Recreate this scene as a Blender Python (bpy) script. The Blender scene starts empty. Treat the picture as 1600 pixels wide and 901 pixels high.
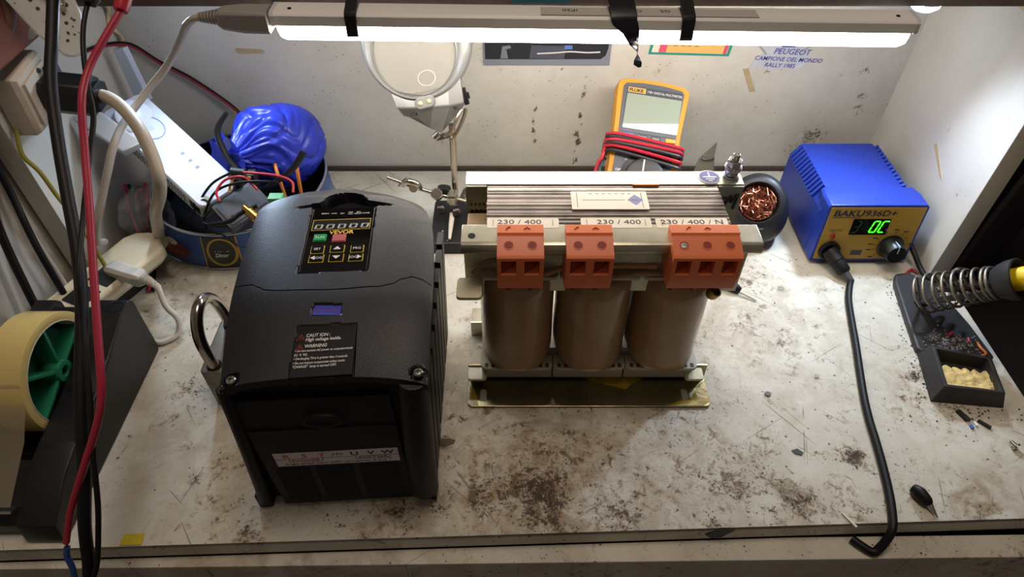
import bpy, bmesh, math, random
import numpy as np
from mathutils import Vector, Matrix, noise
random.seed(7)
SC = bpy.context.scene
COL = SC.collection
S = 0.001                                   # every length below is written in millimetres

# ---------------------------------------------------------------- camera, world, lights, exposure
def srgb(c):
    f = lambda v: v/12.92 if v <= .04045 else ((v+.055)/1.055)**2.4
    if isinstance(c, str):
        c = [int(c[i:i+2], 16)/255 for i in (0, 2, 4)]
    return tuple(f(v) for v in c[:3]) + (1.0,)

cam = bpy.data.cameras.new('camera')
cam.sensor_width = 36.0
cam.lens = 36.0*1030/1600
cam.clip_start = .01
cam.clip_end = 20
cam_o = bpy.data.objects.new('camera', cam)
COL.objects.link(cam_o)
cam_o.location = (0, 0, .46)
cam_o.rotation_euler = (math.radians(90-45.5), 0, 0)
SC.camera = cam_o

world = bpy.data.worlds.new('room_light')
world.use_nodes = True
SC.world = world
bg = world.node_tree.nodes['Background']
bg.inputs[0].default_value = srgb('ffe6d6')
bg.inputs[1].default_value = .09

TUBE_STRENGTH = 19.0                        # the LED tube over the bench (its builder uses it)
SPOT_POWER = 3.0                            # the small cool LED spots under the shelf
# unseen warm fill disc added in front of the shelf to brighten the bench
fill_light = bpy.data.lights.new('overhead_fill', 'AREA'); fill_light.shape = 'DISK'; fill_light.size = .55; fill_light.energy = 8.5; fill_light.color = srgb('ffead8')[:3]
fill_o = bpy.data.objects.new('overhead_fill', fill_light); COL.objects.link(fill_o); fill_o.location = (.05, .36, 1.7)
SC.view_settings.view_transform = 'Standard'
SC.view_settings.look = 'None'
SC.view_settings.exposure = 0.2
SC.view_settings.gamma = 1.0
SC.view_settings.use_curve_mapping = False
SC.cycles.use_denoising = True
SC.cycles.max_bounces = 8
SC.cycles.sample_clamp_indirect = 6

# ---------------------------------------------------------------- materials
MATS = {}
def mat(name, col, rough=.5, metal=0., bump=0., bscale=600., vary=0., vscale=60., emit=None, estr=0., alpha=1., trans=0., coat=0., ior=1.45, spec=.5):
    """Principled material; 'vary' breaks the colour with noise, 'bump' adds fine grain."""
    if name in MATS: return MATS[name]
    m = bpy.data.materials.new(name); m.use_nodes = True
    nt = m.node_tree; b = nt.nodes['Principled BSDF']
    c = srgb(col)
    b.inputs['Base Color'].default_value = c
    b.inputs['Roughness'].default_value = rough
    b.inputs['Metallic'].default_value = metal
    b.inputs['IOR'].default_value = ior
    b.inputs['Specular IOR Level'].default_value = spec
    b.inputs['Alpha'].default_value = alpha
    b.inputs['Transmission Weight'].default_value = trans
    b.inputs['Coat Weight'].default_value = coat
    if emit:
        b.inputs['Emission Color'].default_value = srgb(emit)
        b.inputs['Emission Strength'].default_value = estr
    tc = None
    if vary or bump:
        tc = nt.nodes.new('ShaderNodeTexCoord')
    if vary:
        n = nt.nodes.new('ShaderNodeTexNoise'); n.inputs['Scale'].default_value = vscale; n.inputs['Detail'].default_value = 6
        r = nt.nodes.new('ShaderNodeValToRGB')
        r.color_ramp.elements[0].position = .3; r.color_ramp.elements[1].position = .7
        r.color_ramp.elements[0].color = tuple(v*(1-vary) for v in c[:3]) + (1,)
        r.color_ramp.elements[1].color = tuple(min(1, v*(1+vary*.6)) for v in c[:3]) + (1,)
        nt.links.new(tc.outputs['Object'], n.inputs['Vector']); nt.links.new(n.outputs['Fac'], r.inputs['Fac'])
        nt.links.new(r.outputs['Color'], b.inputs['Base Color'])
    if bump:
        n2 = nt.nodes.new('ShaderNodeTexNoise'); n2.inputs['Scale'].default_value = bscale; n2.inputs['Detail'].default_value = 3
        bp = nt.nodes.new('ShaderNodeBump'); bp.inputs['Strength'].default_value = bump; bp.inputs['Distance'].default_value = .0006
        nt.links.new(tc.outputs['Object'], n2.inputs['Vector']); nt.links.new(n2.outputs['Fac'], bp.inputs['Height'])
        nt.links.new(bp.outputs['Normal'], b.inputs['Normal'])
    MATS[name] = m
    return m

def grimy(name, base, dark, brown, speck=.5, rough=.5, scratch=True):
    """Painted board with worn-in dirt: how dense the dirt lies comes from the point attributes 'grime', 'brown', 'peel'."""
    m = bpy.data.materials.new(name); m.use_nodes = True
    nt = m.node_tree; N = nt.nodes; L = nt.links; b = N['Principled BSDF']
    tc = N.new('ShaderNodeTexCoord')
    def noi(scale, detail=8, r=.6, dist=0.):
        n = N.new('ShaderNodeTexNoise'); n.inputs['Scale'].default_value = scale; n.inputs['Detail'].default_value = detail
        n.inputs['Roughness'].default_value = r; n.inputs['Distortion'].default_value = dist
        L.new(tc.outputs['Object'], n.inputs['Vector']); return n.outputs['Fac']
    def att(a):
        n = N.new('ShaderNodeAttribute'); n.attribute_name = a; return n.outputs['Fac']
    def ma(op, a, b_, c_=None, clamp=False):
        n = N.new('ShaderNodeMath'); n.operation = op; n.use_clamp = clamp
        for i, v in enumerate((a, b_, c_)):
            if v is None: continue
            if isinstance(v, (int, float)): n.inputs[i].default_value = v
            else: L.new(v, n.inputs[i])
        return n.outputs[0]
    def step(x, lo, hi):
        n = N.new('ShaderNodeMapRange'); n.interpolation_type = 'SMOOTHSTEP'
        L.new(x, n.inputs[0]); n.inputs[1].default_value = lo; n.inputs[2].default_value = hi
        return n.outputs[0]
    def mix(f, a, b_):
        n = N.new('ShaderNodeMix'); n.data_type = 'RGBA'
        if isinstance(f, (int, float)): n.inputs[0].default_value = f
        else: L.new(f, n.inputs[0])
        for i, v in ((6, a), (7, b_)):
            if isinstance(v, tuple): n.inputs[i].default_value = v
            else: L.new(v, n.inputs[i])
        return n.outputs[2]
    c = srgb(base)
    col = mix(step(noi(9, 4), .35, .7), c, tuple(v*.86 for v in c[:3])+(1,))
    # broad brownish film
    fb = ma('MULTIPLY', ma('ADD', ma('MULTIPLY', att('brown'), 1.25), .2*speck), step(noi(45, 8, .68, .6), .36, .66), None, True)
    col = mix(ma('MULTIPLY', fb, .8), col, srgb(brown))
    col = mix(ma('MULTIPLY', step(noi(300, 6, .7), .54, .72), .28*speck), col, srgb(brown))
    # worn-through flakes with hard edges
    fp = step(ma('ADD', noi(85, 9, .66, .8), ma('MULTIPLY', att('peel'), .34)), .74, .765)
    col = mix(ma('MULTIPLY', fp, .75), col, mix(step(noi(420, 5, .7), .40, .6), srgb('4f4638'), srgb('a59b82')))
    # dark gritty dirt: a fine grain inside loose clusters
    g = ma('ADD', ma('ADD', ma('MULTIPLY', noi(520, 6, .7, .2), .55), ma('MULTIPLY', noi(110, 6, .65, .5), .45)), ma('MULTIPLY', att('grime'), .225))
    fg = step(g, .655, .725)
    bl = ma('ADD', ma('ADD', ma('MULTIPLY', noi(150, 8, .68, .8), .6), ma('MULTIPLY', noi(38, 4, .6), .4)), ma('MULTIPLY', att('grime'), .16))
    col = mix(ma('MULTIPLY', step(bl, .575, .66), .62*min(1, speck+.1)), col, srgb(brown))
    col = mix(ma('MULTIPLY', step(bl, .645, .69), .75), col, srgb('54432f'))
    sm_ = ma('MULTIPLY', step(noi(14, 5, .6, 1.), .48, .62), .22*speck)
    col = mix(sm_, col, srgb(brown))
    col = mix(ma('MULTIPLY', fg, .88), col, srgb(dark))
    # single specks, two sizes
    for vs, rad, thr in ((150, .17, .55), (420, .30, .60)):
        v = N.new('ShaderNodeTexVoronoi'); v.inputs['Scale'].default_value = vs; v.inputs['Randomness'].default_value = 1
        L.new(tc.outputs['Object'], v.inputs['Vector'])
        sep = N.new('ShaderNodeSeparateColor'); L.new(v.outputs['Color'], sep.inputs[0])
        sp = ma('MULTIPLY', ma('LESS_THAN', v.outputs['Distance'], ma('MULTIPLY', sep.outputs[1], rad)), ma('GREATER_THAN', sep.outputs[0], 1-thr*speck))
        if vs > 200: sp = ma('MULTIPLY', sp, step(noi(18, 3), .45, .6))
        col = mix(ma('MULTIPLY', sp, .8), col, srgb(dark))
    if scratch:
        for ang, sc in ((.55, 1), (-.7, 1.3), (2.2, .8), (1.3, 1.1)):
            mp = N.new('ShaderNodeMapping'); mp.inputs['Rotation'].default_value = (0, 0, ang); mp.vector_type = 'TEXTURE'; mp.inputs['Scale'].default_value = (1/(7*sc), 1/(300*sc), 1)
            L.new(tc.outputs['Object'], mp.inputs['Vector'])
            nn = N.new('ShaderNodeTexNoise'); nn.inputs['Scale'].default_value = 1; nn.inputs['Detail'].default_value = 2
            L.new(mp.outputs[0], nn.inputs['Vector'])
            f = ma('MULTIPLY', step(nn.outputs['Fac'], .70, .715), step(noi(30*sc, 2), .44, .52))
            col = mix(ma('MULTIPLY', f, .65), col, srgb('6b6254'))
    L.new(col, b.inputs['Base Color'])
    b.inputs['Roughness'].default_value = rough
    b.inputs['Specular IOR Level'].default_value = .22
    bp = N.new('ShaderNodeBump'); bp.inputs['Strength'].default_value = .25; bp.inputs['Distance'].default_value = .0005
    L.new(noi(90, 6), bp.inputs['Height']); L.new(bp.outputs['Normal'], b.inputs['Normal'])
    MATS[name] = m
    return m

# ---------------------------------------------------------------- mesh helpers
ROOT = {}                                   # object name -> world matrix of its thing (metres)

class G:
    """Collects shapes (millimetres, world coordinates unless M is given) into one mesh object."""
    def __init__(s, M=None):
        s.b = bmesh.new(); s.M = M
    def add(s, vs, fs):
        M = s.M
        bv = [s.b.verts.new(M @ Vector(v) if M else v) for v in vs]
        for f in fs:
            try: s.b.faces.new([bv[i] for i in f])
            except ValueError: pass
        return s
    def box(s, x0, x1, y0, y1, z0, z1, R=None):
        vs = [(x, y, z) for z in (z0, z1) for y in (y0, y1) for x in (x0, x1)]
        if R is not None: vs = [tuple(R @ Vector(v)) for v in vs]
        return s.add(vs, [(0, 2, 3, 1), (4, 5, 7, 6), (0, 1, 5, 4), (2, 6, 7, 3), (0, 4, 6, 2), (1, 3, 7, 5)])
    def loft(s, rings, cap=True, closed=True):
        n = len(rings[0]); vs = [p for r in rings for p in r]; fs = []
        for i in range(len(rings)-1):
            for j in range(n if closed else n-1):
                k = (j+1) % n
                fs.append((i*n+j, i*n+k, (i+1)*n+k, (i+1)*n+j))
        if cap and closed:
            fs.append(tuple(range(n-1, -1, -1))); m = (len(rings)-1)*n
            fs.append(tuple(range(m, m+n)))
        return s.add(vs, fs)
    def prism(s, poly, a0, a1, axis='z'):
        f = {'z': lambda p, a: (p[0], p[1], a), 'x': lambda p, a: (a, p[0], p[1]), 'y': lambda p, a: (p[0], a, p[1])}[axis]
        return s.loft([[f(p, a0) for p in poly], [f(p, a1) for p in poly]])
    def cyl(s, p0, p1, r0, r1=None, n=20, cap=True):
        return s.tube([p0, p1], [r0, r0 if r1 is None else r1], n, cap, smooth=0)
    def tube(s, pts, r, n=8, cap=True, smooth=4, closed=False, flat=1.):
        P = [Vector(p) for p in pts]
        rr = list(r) if isinstance(r, (list, tuple)) else [r]*len(P)
        if smooth:
            Q, q = [], []
            m = len(P)
            for i in range(m if closed else m-1):
                if closed: a, b, c, d = P[i-1], P[i], P[(i+1) % m], P[(i+2) % m]
                else: a, b, c, d = P[max(i-1, 0)], P[i], P[i+1], P[min(i+2, m-1)]
                for k in range(smooth):
                    t = k/smooth
                    Q.append(.5*((2*b)+(c-a)*t+(2*a-5*b+4*c-d)*t*t+(3*b-a-3*c+d)*t**3))
                    q.append(rr[i]+(rr[(i+1) % m]-rr[i])*t)
            if not closed: Q.append(P[-1]); q.append(rr[-1])
            P, rr = Q, q
        m = len(P); rings = []
        up = None
        for i in range(m):
            if closed: t = P[(i+1) % m]-P[i-1]
            else: t = P[min(i+1, m-1)]-P[max(i-1, 0)]
            t.normalize()
            if up is None:
                up = Vector((0, 0, 1)) if abs(t.z) < .9 else Vector((0, 1, 0))
            u = (up-t*up.dot(t)).normalized(); v = t.cross(u); up = u
            rings.append([tuple(P[i]+(u*math.cos(a)+v*math.sin(a)*flat)*rr[i]) for a in [2*math.pi*k/n for k in range(n)]])
        if closed: rings.append(rings[0])
        return s.loft(rings, cap=cap and not closed)
    def lathe(s, prof, o=(0, 0, 0), d=(0, 0, 1), n=32, sx=1., sy=1.):
        """profile [(r, h)] about axis d through o."""
        d = Vector(d).normalized(); o = Vector(o)
        u = (Vector((0, 1, 0)) if abs(d.y) < .9 else Vector((1, 0, 0))); u = (u-d*u.dot(d)).normalized(); v = d.cross(u)
        rings = [[tuple(o+d*h+(v*math.cos(a)*sx+u*math.sin(a)*sy)*max(r, .001)) for a in [2*math.pi*k/n for k in range(n)]] for r, h in prof]
        return s.loft(rings)
    def grid(s, f, nu, nv):
        vs = [f(i/nu, j/nv) for j in range(nv+1) for i in range(nu+1)]
        w = nu+1
        return s.add(vs, [(j*w+i, j*w+i+1, (j+1)*w+i+1, (j+1)*w+i) for j in range(nv) for i in range(nu)])
    def ball(s, c, r, n=16, sc=(1, 1, 1)):
        rings = []
        m = max(4, n//2)
        for i in range(m+1):
            t = math.pi*i/m
            rings.append([(c[0]+r*sc[0]*max(math.sin(t), .01)*math.cos(a), c[1]+r*sc[1]*max(math.sin(t), .01)*math.sin(a), c[2]-r*sc[2]*math.cos(t)) for a in [2*math.pi*k/n for k in range(n)]])
        return s.loft(rings)
    def done(s, name, m, parent=None, bev=0., seg=2, label=None, sharp=38, kind=None, thick=0.):
        b = s.b
        bmesh.ops.recalc_face_normals(b, faces=b.faces)
        if bev:
            es = [e for e in b.edges if len(e.link_faces) == 2 and e.calc_face_angle(0) > .5]
            bmesh.ops.bevel(b, geom=es, offset=bev, segments=seg, affect='EDGES', profile=.6, clamp_overlap=True)
        me = bpy.data.meshes.new(name)
        ob = bpy.data.objects.new(name, me)
        bmesh.ops.scale(b, vec=(S, S, S), verts=b.verts)
        if parent is not None:
            W = ROOT[parent.name]
            bmesh.ops.transform(b, matrix=W.inverted(), verts=b.verts)
            ob.parent = parent
        else:
            xs = [v.co for v in b.verts]
            lo = Vector([min(c[i] for c in xs) for i in range(3)]); hi = Vector([max(c[i] for c in xs) for i in range(3)])
            o = Vector(((lo.x+hi.x)/2, (lo.y+hi.y)/2, lo.z))
            bmesh.ops.translate(b, vec=-o, verts=b.verts)
            ob.location = o; W = Matrix.Translation(o)
        b.to_mesh(me); b.free()
        if bev: sharp = min(sharp, 28)
        for p in me.polygons: p.use_smooth = True
        me.set_sharp_from_angle(angle=math.radians(sharp))
        if bev:                                    # broad faces of a bevelled piece stay flat
            mx = max(p.area for p in me.polygons)
            big = [p for p in me.polygons if p.area > .12*mx]
            for p in me.polygons:
                if len(p.vertices) > 4 or (len(big) < 40 and p.area > .12*mx): p.use_smooth = False
        me.materials.append(m)
        COL.objects.link(ob)
        ROOT[ob.name] = W
        if label: ob['label'] = label
        if kind: ob['kind'] = kind
        return ob

def tag(o, label, cat, group=None):
    o['label'] = label; o['category'] = cat
    if group: o['group'] = group
    return o

def thing(name, label, cat, loc, group=None, M=None):
    """An Empty at the base of a thing made of several parts."""
    o = bpy.data.objects.new(name, None); COL.objects.link(o)
    o.empty_display_size = .01
    W = M.copy() if M else Matrix.Translation(Vector(loc)*S)
    o.matrix_world = W
    ROOT[o.name] = W
    return tag(o, label, cat, group)

def frame(o, u, v, n):
    """matrix (mm) whose local x, y, z run along u, v, n from point o."""
    u, v, n = Vector(u), Vector(v), Vector(n)
    return Matrix(((u.x, v.x, n.x, o[0]), (u.y, v.y, n.y, o[1]), (u.z, v.z, n.z, o[2]), (0, 0, 0, 1)))

def ortho(u, v):
    u = Vector(u).normalized(); v = Vector(v); v = (v-u*v.dot(u)).normalized()
    return u, v, u.cross(v)

def flat_text(s, size, F, x, y, m, parent, name='lettering', z=.15, align='LEFT', sx=1., bold=0., shear=0., ext=.08, label=None):
    """lettering laid on the plane of frame F (mm); size = letter height in mm."""
    cu = bpy.data.curves.new('lettering_curve', 'FONT')
    cu.body = s; cu.size = size*1.38; cu.align_x = align; cu.extrude = ext; cu.offset = bold; cu.shear = shear
    cu.resolution_u = 3
    t = bpy.data.objects.new('lettering_curve', cu); COL.objects.link(t)
    dg = bpy.context.evaluated_depsgraph_get()
    me = bpy.data.meshes.new_from_object(t.evaluated_get(dg))
    bpy.data.objects.remove(t); bpy.data.curves.remove(cu)
    A = Matrix.Scale(S, 4) @ F @ Matrix.Translation((x, y, z)) @ Matrix.Diagonal((sx, 1, 1, 1))
    W = ROOT[parent.name]
    me.transform(W.inverted() @ A)
    me.name = name; me.materials.clear(); me.materials.append(m)
    ob = bpy.data.objects.new(name, me); COL.objects.link(ob); ob.parent = parent
    ROOT[ob.name] = W
    if label: ob['label'] = label
    return ob

def rrect(x0, x1, y0, y1, r, n=4):
    out = []
    for cx, cy, a0 in ((x1-r, y1-r, 0), (x0+r, y1-r, 90), (x0+r, y0+r, 180), (x1-r, y0+r, 270)):
        for k in range(n+1):
            a = math.radians(a0+90*k/n); out.append((cx+r*math.cos(a), cy+r*math.sin(a)))
    return out

def sm(x, a, b):
    t = min(1, max(0, (x-a)/(b-a))); return t*t*(3-2*t)

# shared materials
BLACKP = mat('black_plastic', '141518', .42, bump=.25, bscale=1500)
BLACKG = mat('black_gloss', '0c0c0e', .12)
RUBBER = mat('black_rubber', '0f0f11', .5, spec=.35)
STEEL = mat('steel', 'b9b6ae', .28, 1., vary=.15, vscale=120)
ZINC = mat('zinc_plated', 'c4c1ae', .38, 1., vary=.22, vscale=90, bump=.1, bscale=300)
WHITEP = mat('white_plastic', 'e4e6e8', .38)
WHITE_PRINT = mat('white_print', 'd8d8d4', .6)
DARK_PRINT = mat('dark_print', '26262a', .6)
# ---------------------------------------------------------------- the setting
GRIME = [(40, 255, 120, .5), (0, 245, 60, .6), (120, 255, 70, .5), (180, 240, 60, .6), (250, 235, 80, .42), (225, 400, 80, .42), (360, 330, 45, .62), (-50, 300, 45, .42), (150, 300, 60, .45), (240, 460, 40, .5), (-265, 325, 40, .5), (-110, 222, 60, .5), (300, 240, 60, .4), (-330, 420, 60, .35), (200, 300, 50, .35), (-30, 410, 30, .4), (-200, 230, 50, .45), (19, 240, 38.5, 0.9), (-19, 235, 23.9, 0.8), (50, 261, 24.8, 0.55), (77, 222, 28.2, 0.75), (-56, 280, 7.1, 1.0), (97, 248, 29.2, 0.4), (187, 237, 21.6, 0.55), (213, 227, 18.9, 0.75), (265, 267, 12.5, 0.95), (-41, 302, 4.7, 1.1), (-44, 301, 6.3, 0.6), (348, 344, 15.5, 0.85), (369, 365, 14.2, 0.7), (375, 427, 11.0, 0.5), (329, 324, 10.8, 0.6), (-274, 337, 15.3, 0.7), (-260, 344, 11.1, 0.5), (-278, 302, 11.5, 0.65), (-241, 248, 6.8, 0.8), (-271, 290, 10.3, 0.4), (-191, 210, 8.3, 0.8), (-214, 222, 10.3, 0.5), (-183, 205, 6.4, 0.6), (-113, 222, 11.7, 0.6), (-82, 222, 16.4, 0.85), (-52, 227, 18.9, 0.7), (258, 222, 14.1, 0.6), (141, 224, 18.9, 0.6), (144, 264, 39.8, 0.35), (186, 311, 21.2, 0.45), (37, 207, 18.4, 0.8), (260, 452, 12.5, 0.45), (197, 337, 43.8, 0.25), (-207, 637, 13.5, 0.55), (258, 305, 26.3, 0.25), (0, 281, 30.6, 0.35), (-287, 411, 10.8, 0.5), (-310, 444, 12.4, 0.45), (-363, 435, 9.2, 0.4), (447, 470, 7.7, 0.3), (374, 275, 20.2, 0.3), (347, 281, 15.3, 0.35), (-174, 222, 14.1, 0.45), (-239, 311, 9.5, 0.6), (257, 411, 17.9, 0.25), (-28, 365, 11.3, 0.3), (152, 207, 18.4, 0.6), (71, 281, 40.8, 0.3), (-39, 253, 24.5, 0.4), (11, 305, 31.6, 0.25)]
BROWN = [(30, 265, 130, .55), (-60, 260, 60, .5), (200, 420, 90, .4), (-260, 300, 80, .3), (-320, 440, 60, .45), (-380, 500, 70, .6), (19, 242, 62.8, 0.8), (-51, 275, 15.2, 0.7), (76, 227, 56.8, 0.5), (289, 435, 43.0, 0.45), (242, 444, 31.0, 0.3), (335, 461, 25.3, 0.4), (-57, 365, 22.7, 0.25), (213, 227, 18.9, 0.8), (348, 227, 28.4, 0.8), (-229, 264, 29.9, 0.35), (-75, 222, 47.0, 0.55), (-269, 337, 16.4, 0.4), (383, 470, 25.5, 0.3), (-21, 311, 31.8, 0.3), (345, 337, 27.4, 0.5), (406, 287, 25.7, 0.6), (152, 275, 50.6, 0.3)]
PEEL = [(207, 240, 15.4, 1.0), (197, 248, 10.7, 0.8), (219, 227, 10.4, 0.8), (152, 250, 12.2, 0.7), (-241, 246, 6.8, 0.9), (265, 267, 12.5, 0.7), (19, 222, 18.8, 0.7), (202, 344, 22.1, 0.4), (-56, 280, 7.1, 1.0), (347, 222, 23.5, 0.7), (93, 217, 14.0, 0.7), (-81, 275, 15.2, 0.3), (216, 327, 2.7, 1.2), (263, 452, 3.8, 1.0), (48, 242, 29.0, 0.45), (40, 275, 30.3, 0.3)]
WALL_DIRT = [*[(73+6*t+1.2*math.sin(t*31)+.6*math.sin(t*83), 8+110*t, 2.6, (.75+.5*math.sin(t*17+1)*math.sin(t*41))*(1.35-.5*t)) for t in [k/48 for k in range(49)]], *[(25+1.5*math.sin(t*29), 35+50*t, 2.4, .8+.5*math.sin(t*23)) for t in [k/20 for k in range(21)]], (25, 72, 7.5, 0.5), (22, 95, 6.0, 0.4), (380, 95, 7.5, 0.6), (372, 125, 9.0, 0.6), (364, 110, 13.5, 0.4), (344, 43, 16.5, 0.75), (344, 22, 12, 0.7), (322, 30, 13.5, 0.6), (385, 80, 7.5, 0.5), (54, 125, 11.2, 0.35), (89, 110, 11.2, 0.3), (-235, 72, 6.0, 0.3), (-181, 95, 6.0, 0.25), (-67, 132, 3.8, 0.2), (-233, 138, 4.5, 0.4), (251, 95, 11.2, 0.2), (78, 125, 9.0, 0.4), (345, 125, 10.5, 0.35), (341, 76, 18.8, 0.3)]

def paint(ob, lists, ax=(0, 1)):
    """dirt density as point attributes of the board."""
    me = ob.data; n = len(me.vertices)
    co = np.empty(n*3, 'f'); me.vertices.foreach_get('co', co); co = co.reshape(-1, 3)*1000
    loc = np.array(ROOT[ob.name].translation)*1000
    co = co+loc
    for name, L in lists.items():
        d = np.zeros(n, 'f')
        for x, y, r, a in L:
            q = ((co[:, ax[0]]-x)**2+(co[:, ax[1]]-y)**2)/(r*r)
            d = np.maximum(d, a*np.exp(-q*.8))
        at = me.attributes.new(name, 'FLOAT', 'POINT'); at.data.foreach_set('value', d)

BOARD = grimy('bench_paint', 'cccabc', '34291f', '8b7658', .8, .5)
WALLP = grimy('wall_paint', 'cdcbc2', '4a3f2e', 'a39372', .14, .55, False)
DULLW = grimy('side_paint', 'cfccc2', '4a4238', 'a39372', .1, .55, False)
DARKEDGE = mat('raw_board_edge', '6e6259', .7, vary=.2, vscale=200)

# workbench: a top with a slightly skewed front edge, a drawer front under it
bench = thing('workbench', 'cream painted workbench top covered in burn marks, scratches and grime', 'workbench', (0, 420, -20))
FY = lambda x: 205.5+.032*x
g = G()
nx, ny = 224, 112
x0, x1 = -424, 431
def bt(u, v):
    x = x0+(x1-x0)*u
    f = FY(x)
    if v < .04:                                    # rounded front nose
        a = (v/.04)*math.pi/2
        return (x, f+5*(1-math.sin(a)), -5*(1-math.sin(a))-5*(math.cos(a)-(1-math.sin(a)))*.6)
    return (x, f+5+(647-f-5)*((v-.04)/.96)**1.0, 0)
g.grid(bt, nx, ny)
top = g.done('worktop', BOARD, bench, sharp=60)
paint(top, {'grime': GRIME, 'brown': BROWN, 'peel': PEEL})
g = G()
g.loft([[(x, FY(x)+.0, -5), (x, 640, -5), (x, 640, -17.5), (x, FY(x)+.0, -17.5)] for x in (x0, 0, x1)])
slab = g.done('front_edge', BOARD, bench)
paint(slab, {'grime': [(155, 205, 10, .5), (-20, 205, 20, .4), (271, 213, 8, .6)], 'brown': [], 'peel': [(100, 205, 12, .7)]})
LY = lambda x: 192.3+.0122*x
g = G()
LB = lambda x: FY(x)-.6-.02*max(0, x-210)
g.loft([[(x, LY(x), -18.5), (x, LB(x), -18.5), (x, LB(x), -170), (x, LY(x), -170)] for x in (-440, -150, 0, 210, 300, 370, 440)])
dr = g.done('drawer_front', BOARD, bench, bev=1.0)
paint(dr, {'grime': [(380, 197, 9, 1.1), (-100, 192, 20, .5), (30, 192, 25, .5)], 'brown': [(-160, 192, 30, .6)], 'peel': [(378, 197, 8, 1.2)]})
g = G(); g.box(-424, 431, 225, 640, -700, -20)
g.done('carcass', mat('bench_carcass', '3a322c', .8), bench)

# walls of the recess
g = G(); g.grid(lambda u, v: (-420+851*u, 652, -30+500*v), 280, 160)
g.box(-420, 431, 653, 672, -30, 470)
wb = g.done('wall_back', WALLP); wb['kind'] = 'structure'
paint(wb, {'grime': WALL_DIRT, 'brown': [(344, 30, 30, .4), (150, 8, 300, .12)], 'peel': []}, (0, 2))
g = G(); g.box(413, 431, 467, 652, -20, 430)
wr = g.done('wall_right', DULLW, bev=.6); wr['kind'] = 'structure'
paint(wr, {'grime': [], 'brown': [], 'peel': []})
g = G(); g.box(-420, -402, 455, 652, -20, 430)
wl = g.done('wall_left', DULLW, bev=.6); wl['kind'] = 'structure'
paint(wl, {'grime': [], 'brown': [], 'peel': []})
g = G(); g.box(-520, -424.5, -400, 653, -800, 700)
w = g.done('wall_left_room', mat('room_wall', 'bdb6aa', .8, bump=.5, bscale=120, vary=.08, vscale=14)); w['kind'] = 'structure'
g = G(); g.box(-401.5, 412.5, 647.6, 651.4, .3, 4.2)
t = g.done('trim_1', mat('dark_joint', '4a3d35', .8)); t['kind'] = 'structure'
# glue bead in the left rear corner
g = G()
pts = [(-398+3*math.sin(i*1.7), 648-2*math.cos(i*2.1), 120+i*9) for i in range(16)]
g.tube(pts, [2.2+1.1*math.sin(i*2.3) for i in range(16)], 8)
t = g.done('trim_2', mat('old_foam', 'cdb98a', .7, vary=.3)); t['kind'] = 'structure'
# the dark room beside the bench
g = G(); g.box(-900, 1600, -900, 1400, -790, -770)
f = g.done('floor', mat('dark_floor', '4a4046', .8)); f['kind'] = 'structure'
g = G(); g.box(1000, 1020, -400, 1400, -770, 900)
f = g.done('wall_right_room', mat('dark_wall', '4a4248', .9)); f['kind'] = 'structure'
g = G(); g.box(431, 1000, 900, 920, -770, 900)
f = g.done('wall_back_room', mat('dark_wall', '4a4248', .9)); f['kind'] = 'structure'
# black upholstered slab standing beside the bench, right
seat = thing('office_chair', 'black padded chair back in the dark gap right of the bench', 'chair', (560, 520, -770))
g = G()
g.loft([[(436+i*3+120*0, 470+230*t, z) for t in (0, 1)]+[(476+i*3, 470+230*t, z) for t in (1, 0)] for i, z in ((0, -30), (1, 60), (4, 150), (10, 240))])
g.done('backrest', mat('black_leather', '161416', .5, bump=.3, bscale=200), seat, bev=8, seg=3)
g = G(); g.box(436, 680, 300, 690, -130, -50)
g.done('seat', mat('black_leather', '161416', .5), seat, bev=20, seg=3)
g = G(); g.cyl((560, 490, -720), (560, 490, -130), 18); g.box(440, 680, 465, 515, -770, -735); g.box(540, 580, 370, 610, -770, -735)
g.done('pedestal', RUBBER, seat, bev=4)

# shelf over the bench; its unseen upright is added to darken the keypad's reflection
g = G(); g.box(-401.5, 412.5, 525, 651.5, 244, 264); g.box(-401.5, 412.5, 640, 651.5, 264, 418)
sh = g.done('overhead_shelf', mat('shelf_board', '57483f', .6, vary=.2, vscale=120), bev=.8)
tag(sh, 'dark brown shelf board spanning the bench above the light tube', 'shelf')
g = G(); g.box(0, 46, 524.2, 525, 246.5, 254); tag(g.done('teal_label', mat('teal_tape', '1f5a68', .5)), 'teal label stuck on the front edge of the shelf board', 'label')
# ---------------------------------------------------------------- LED tube fitting under the shelf
LAMP_GREY = mat('lamp_grey', 'dcdcd8', .4, bump=.08)
lamp = thing('led_tube_light', 'long grey LED tube light glowing white under the shelf', 'lamp', (68, 511, 222))
TZ = lambda x: 245.5-.0125*(x-68)            # the fitting hangs a little lower on the right
XL, XR = -184, 313
def lsec(x, pts):
    return [(x, 500+y, TZ(x)+z) for y, z in pts]
house = [(0, -9), (0, -1.5), (1.5, 0), (4, 1), (20, 1), (22, -1.5), (22, -9)]
g = G(); g.loft([lsec(x, house) for x in (XL, XR)])
g.done('housing', LAMP_GREY, lamp)
diff = [(0.3, -9), (0, -14), (1.5, -19), (5.5, -22.5), (11, -23.5), (16.5, -22.5), (20.5, -19), (22, -14), (21.7, -9)]
def dsec(x, k): return [(x, 500+11+(y-11)*k, TZ(x)-9+(z+9)*k) for y, z in diff]
g = G(); g.loft([dsec(XL+.5, .55), dsec(XL+3, .9), dsec(XL+7, 1), dsec(XR-7, 1), dsec(XR-3, .9), dsec(XR-.5, .55)])
g.done('diffuser', mat('lit_diffuser', 'fff6ea', .4, emit='fff5ea', estr=TUBE_STRENGTH), lamp)
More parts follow.
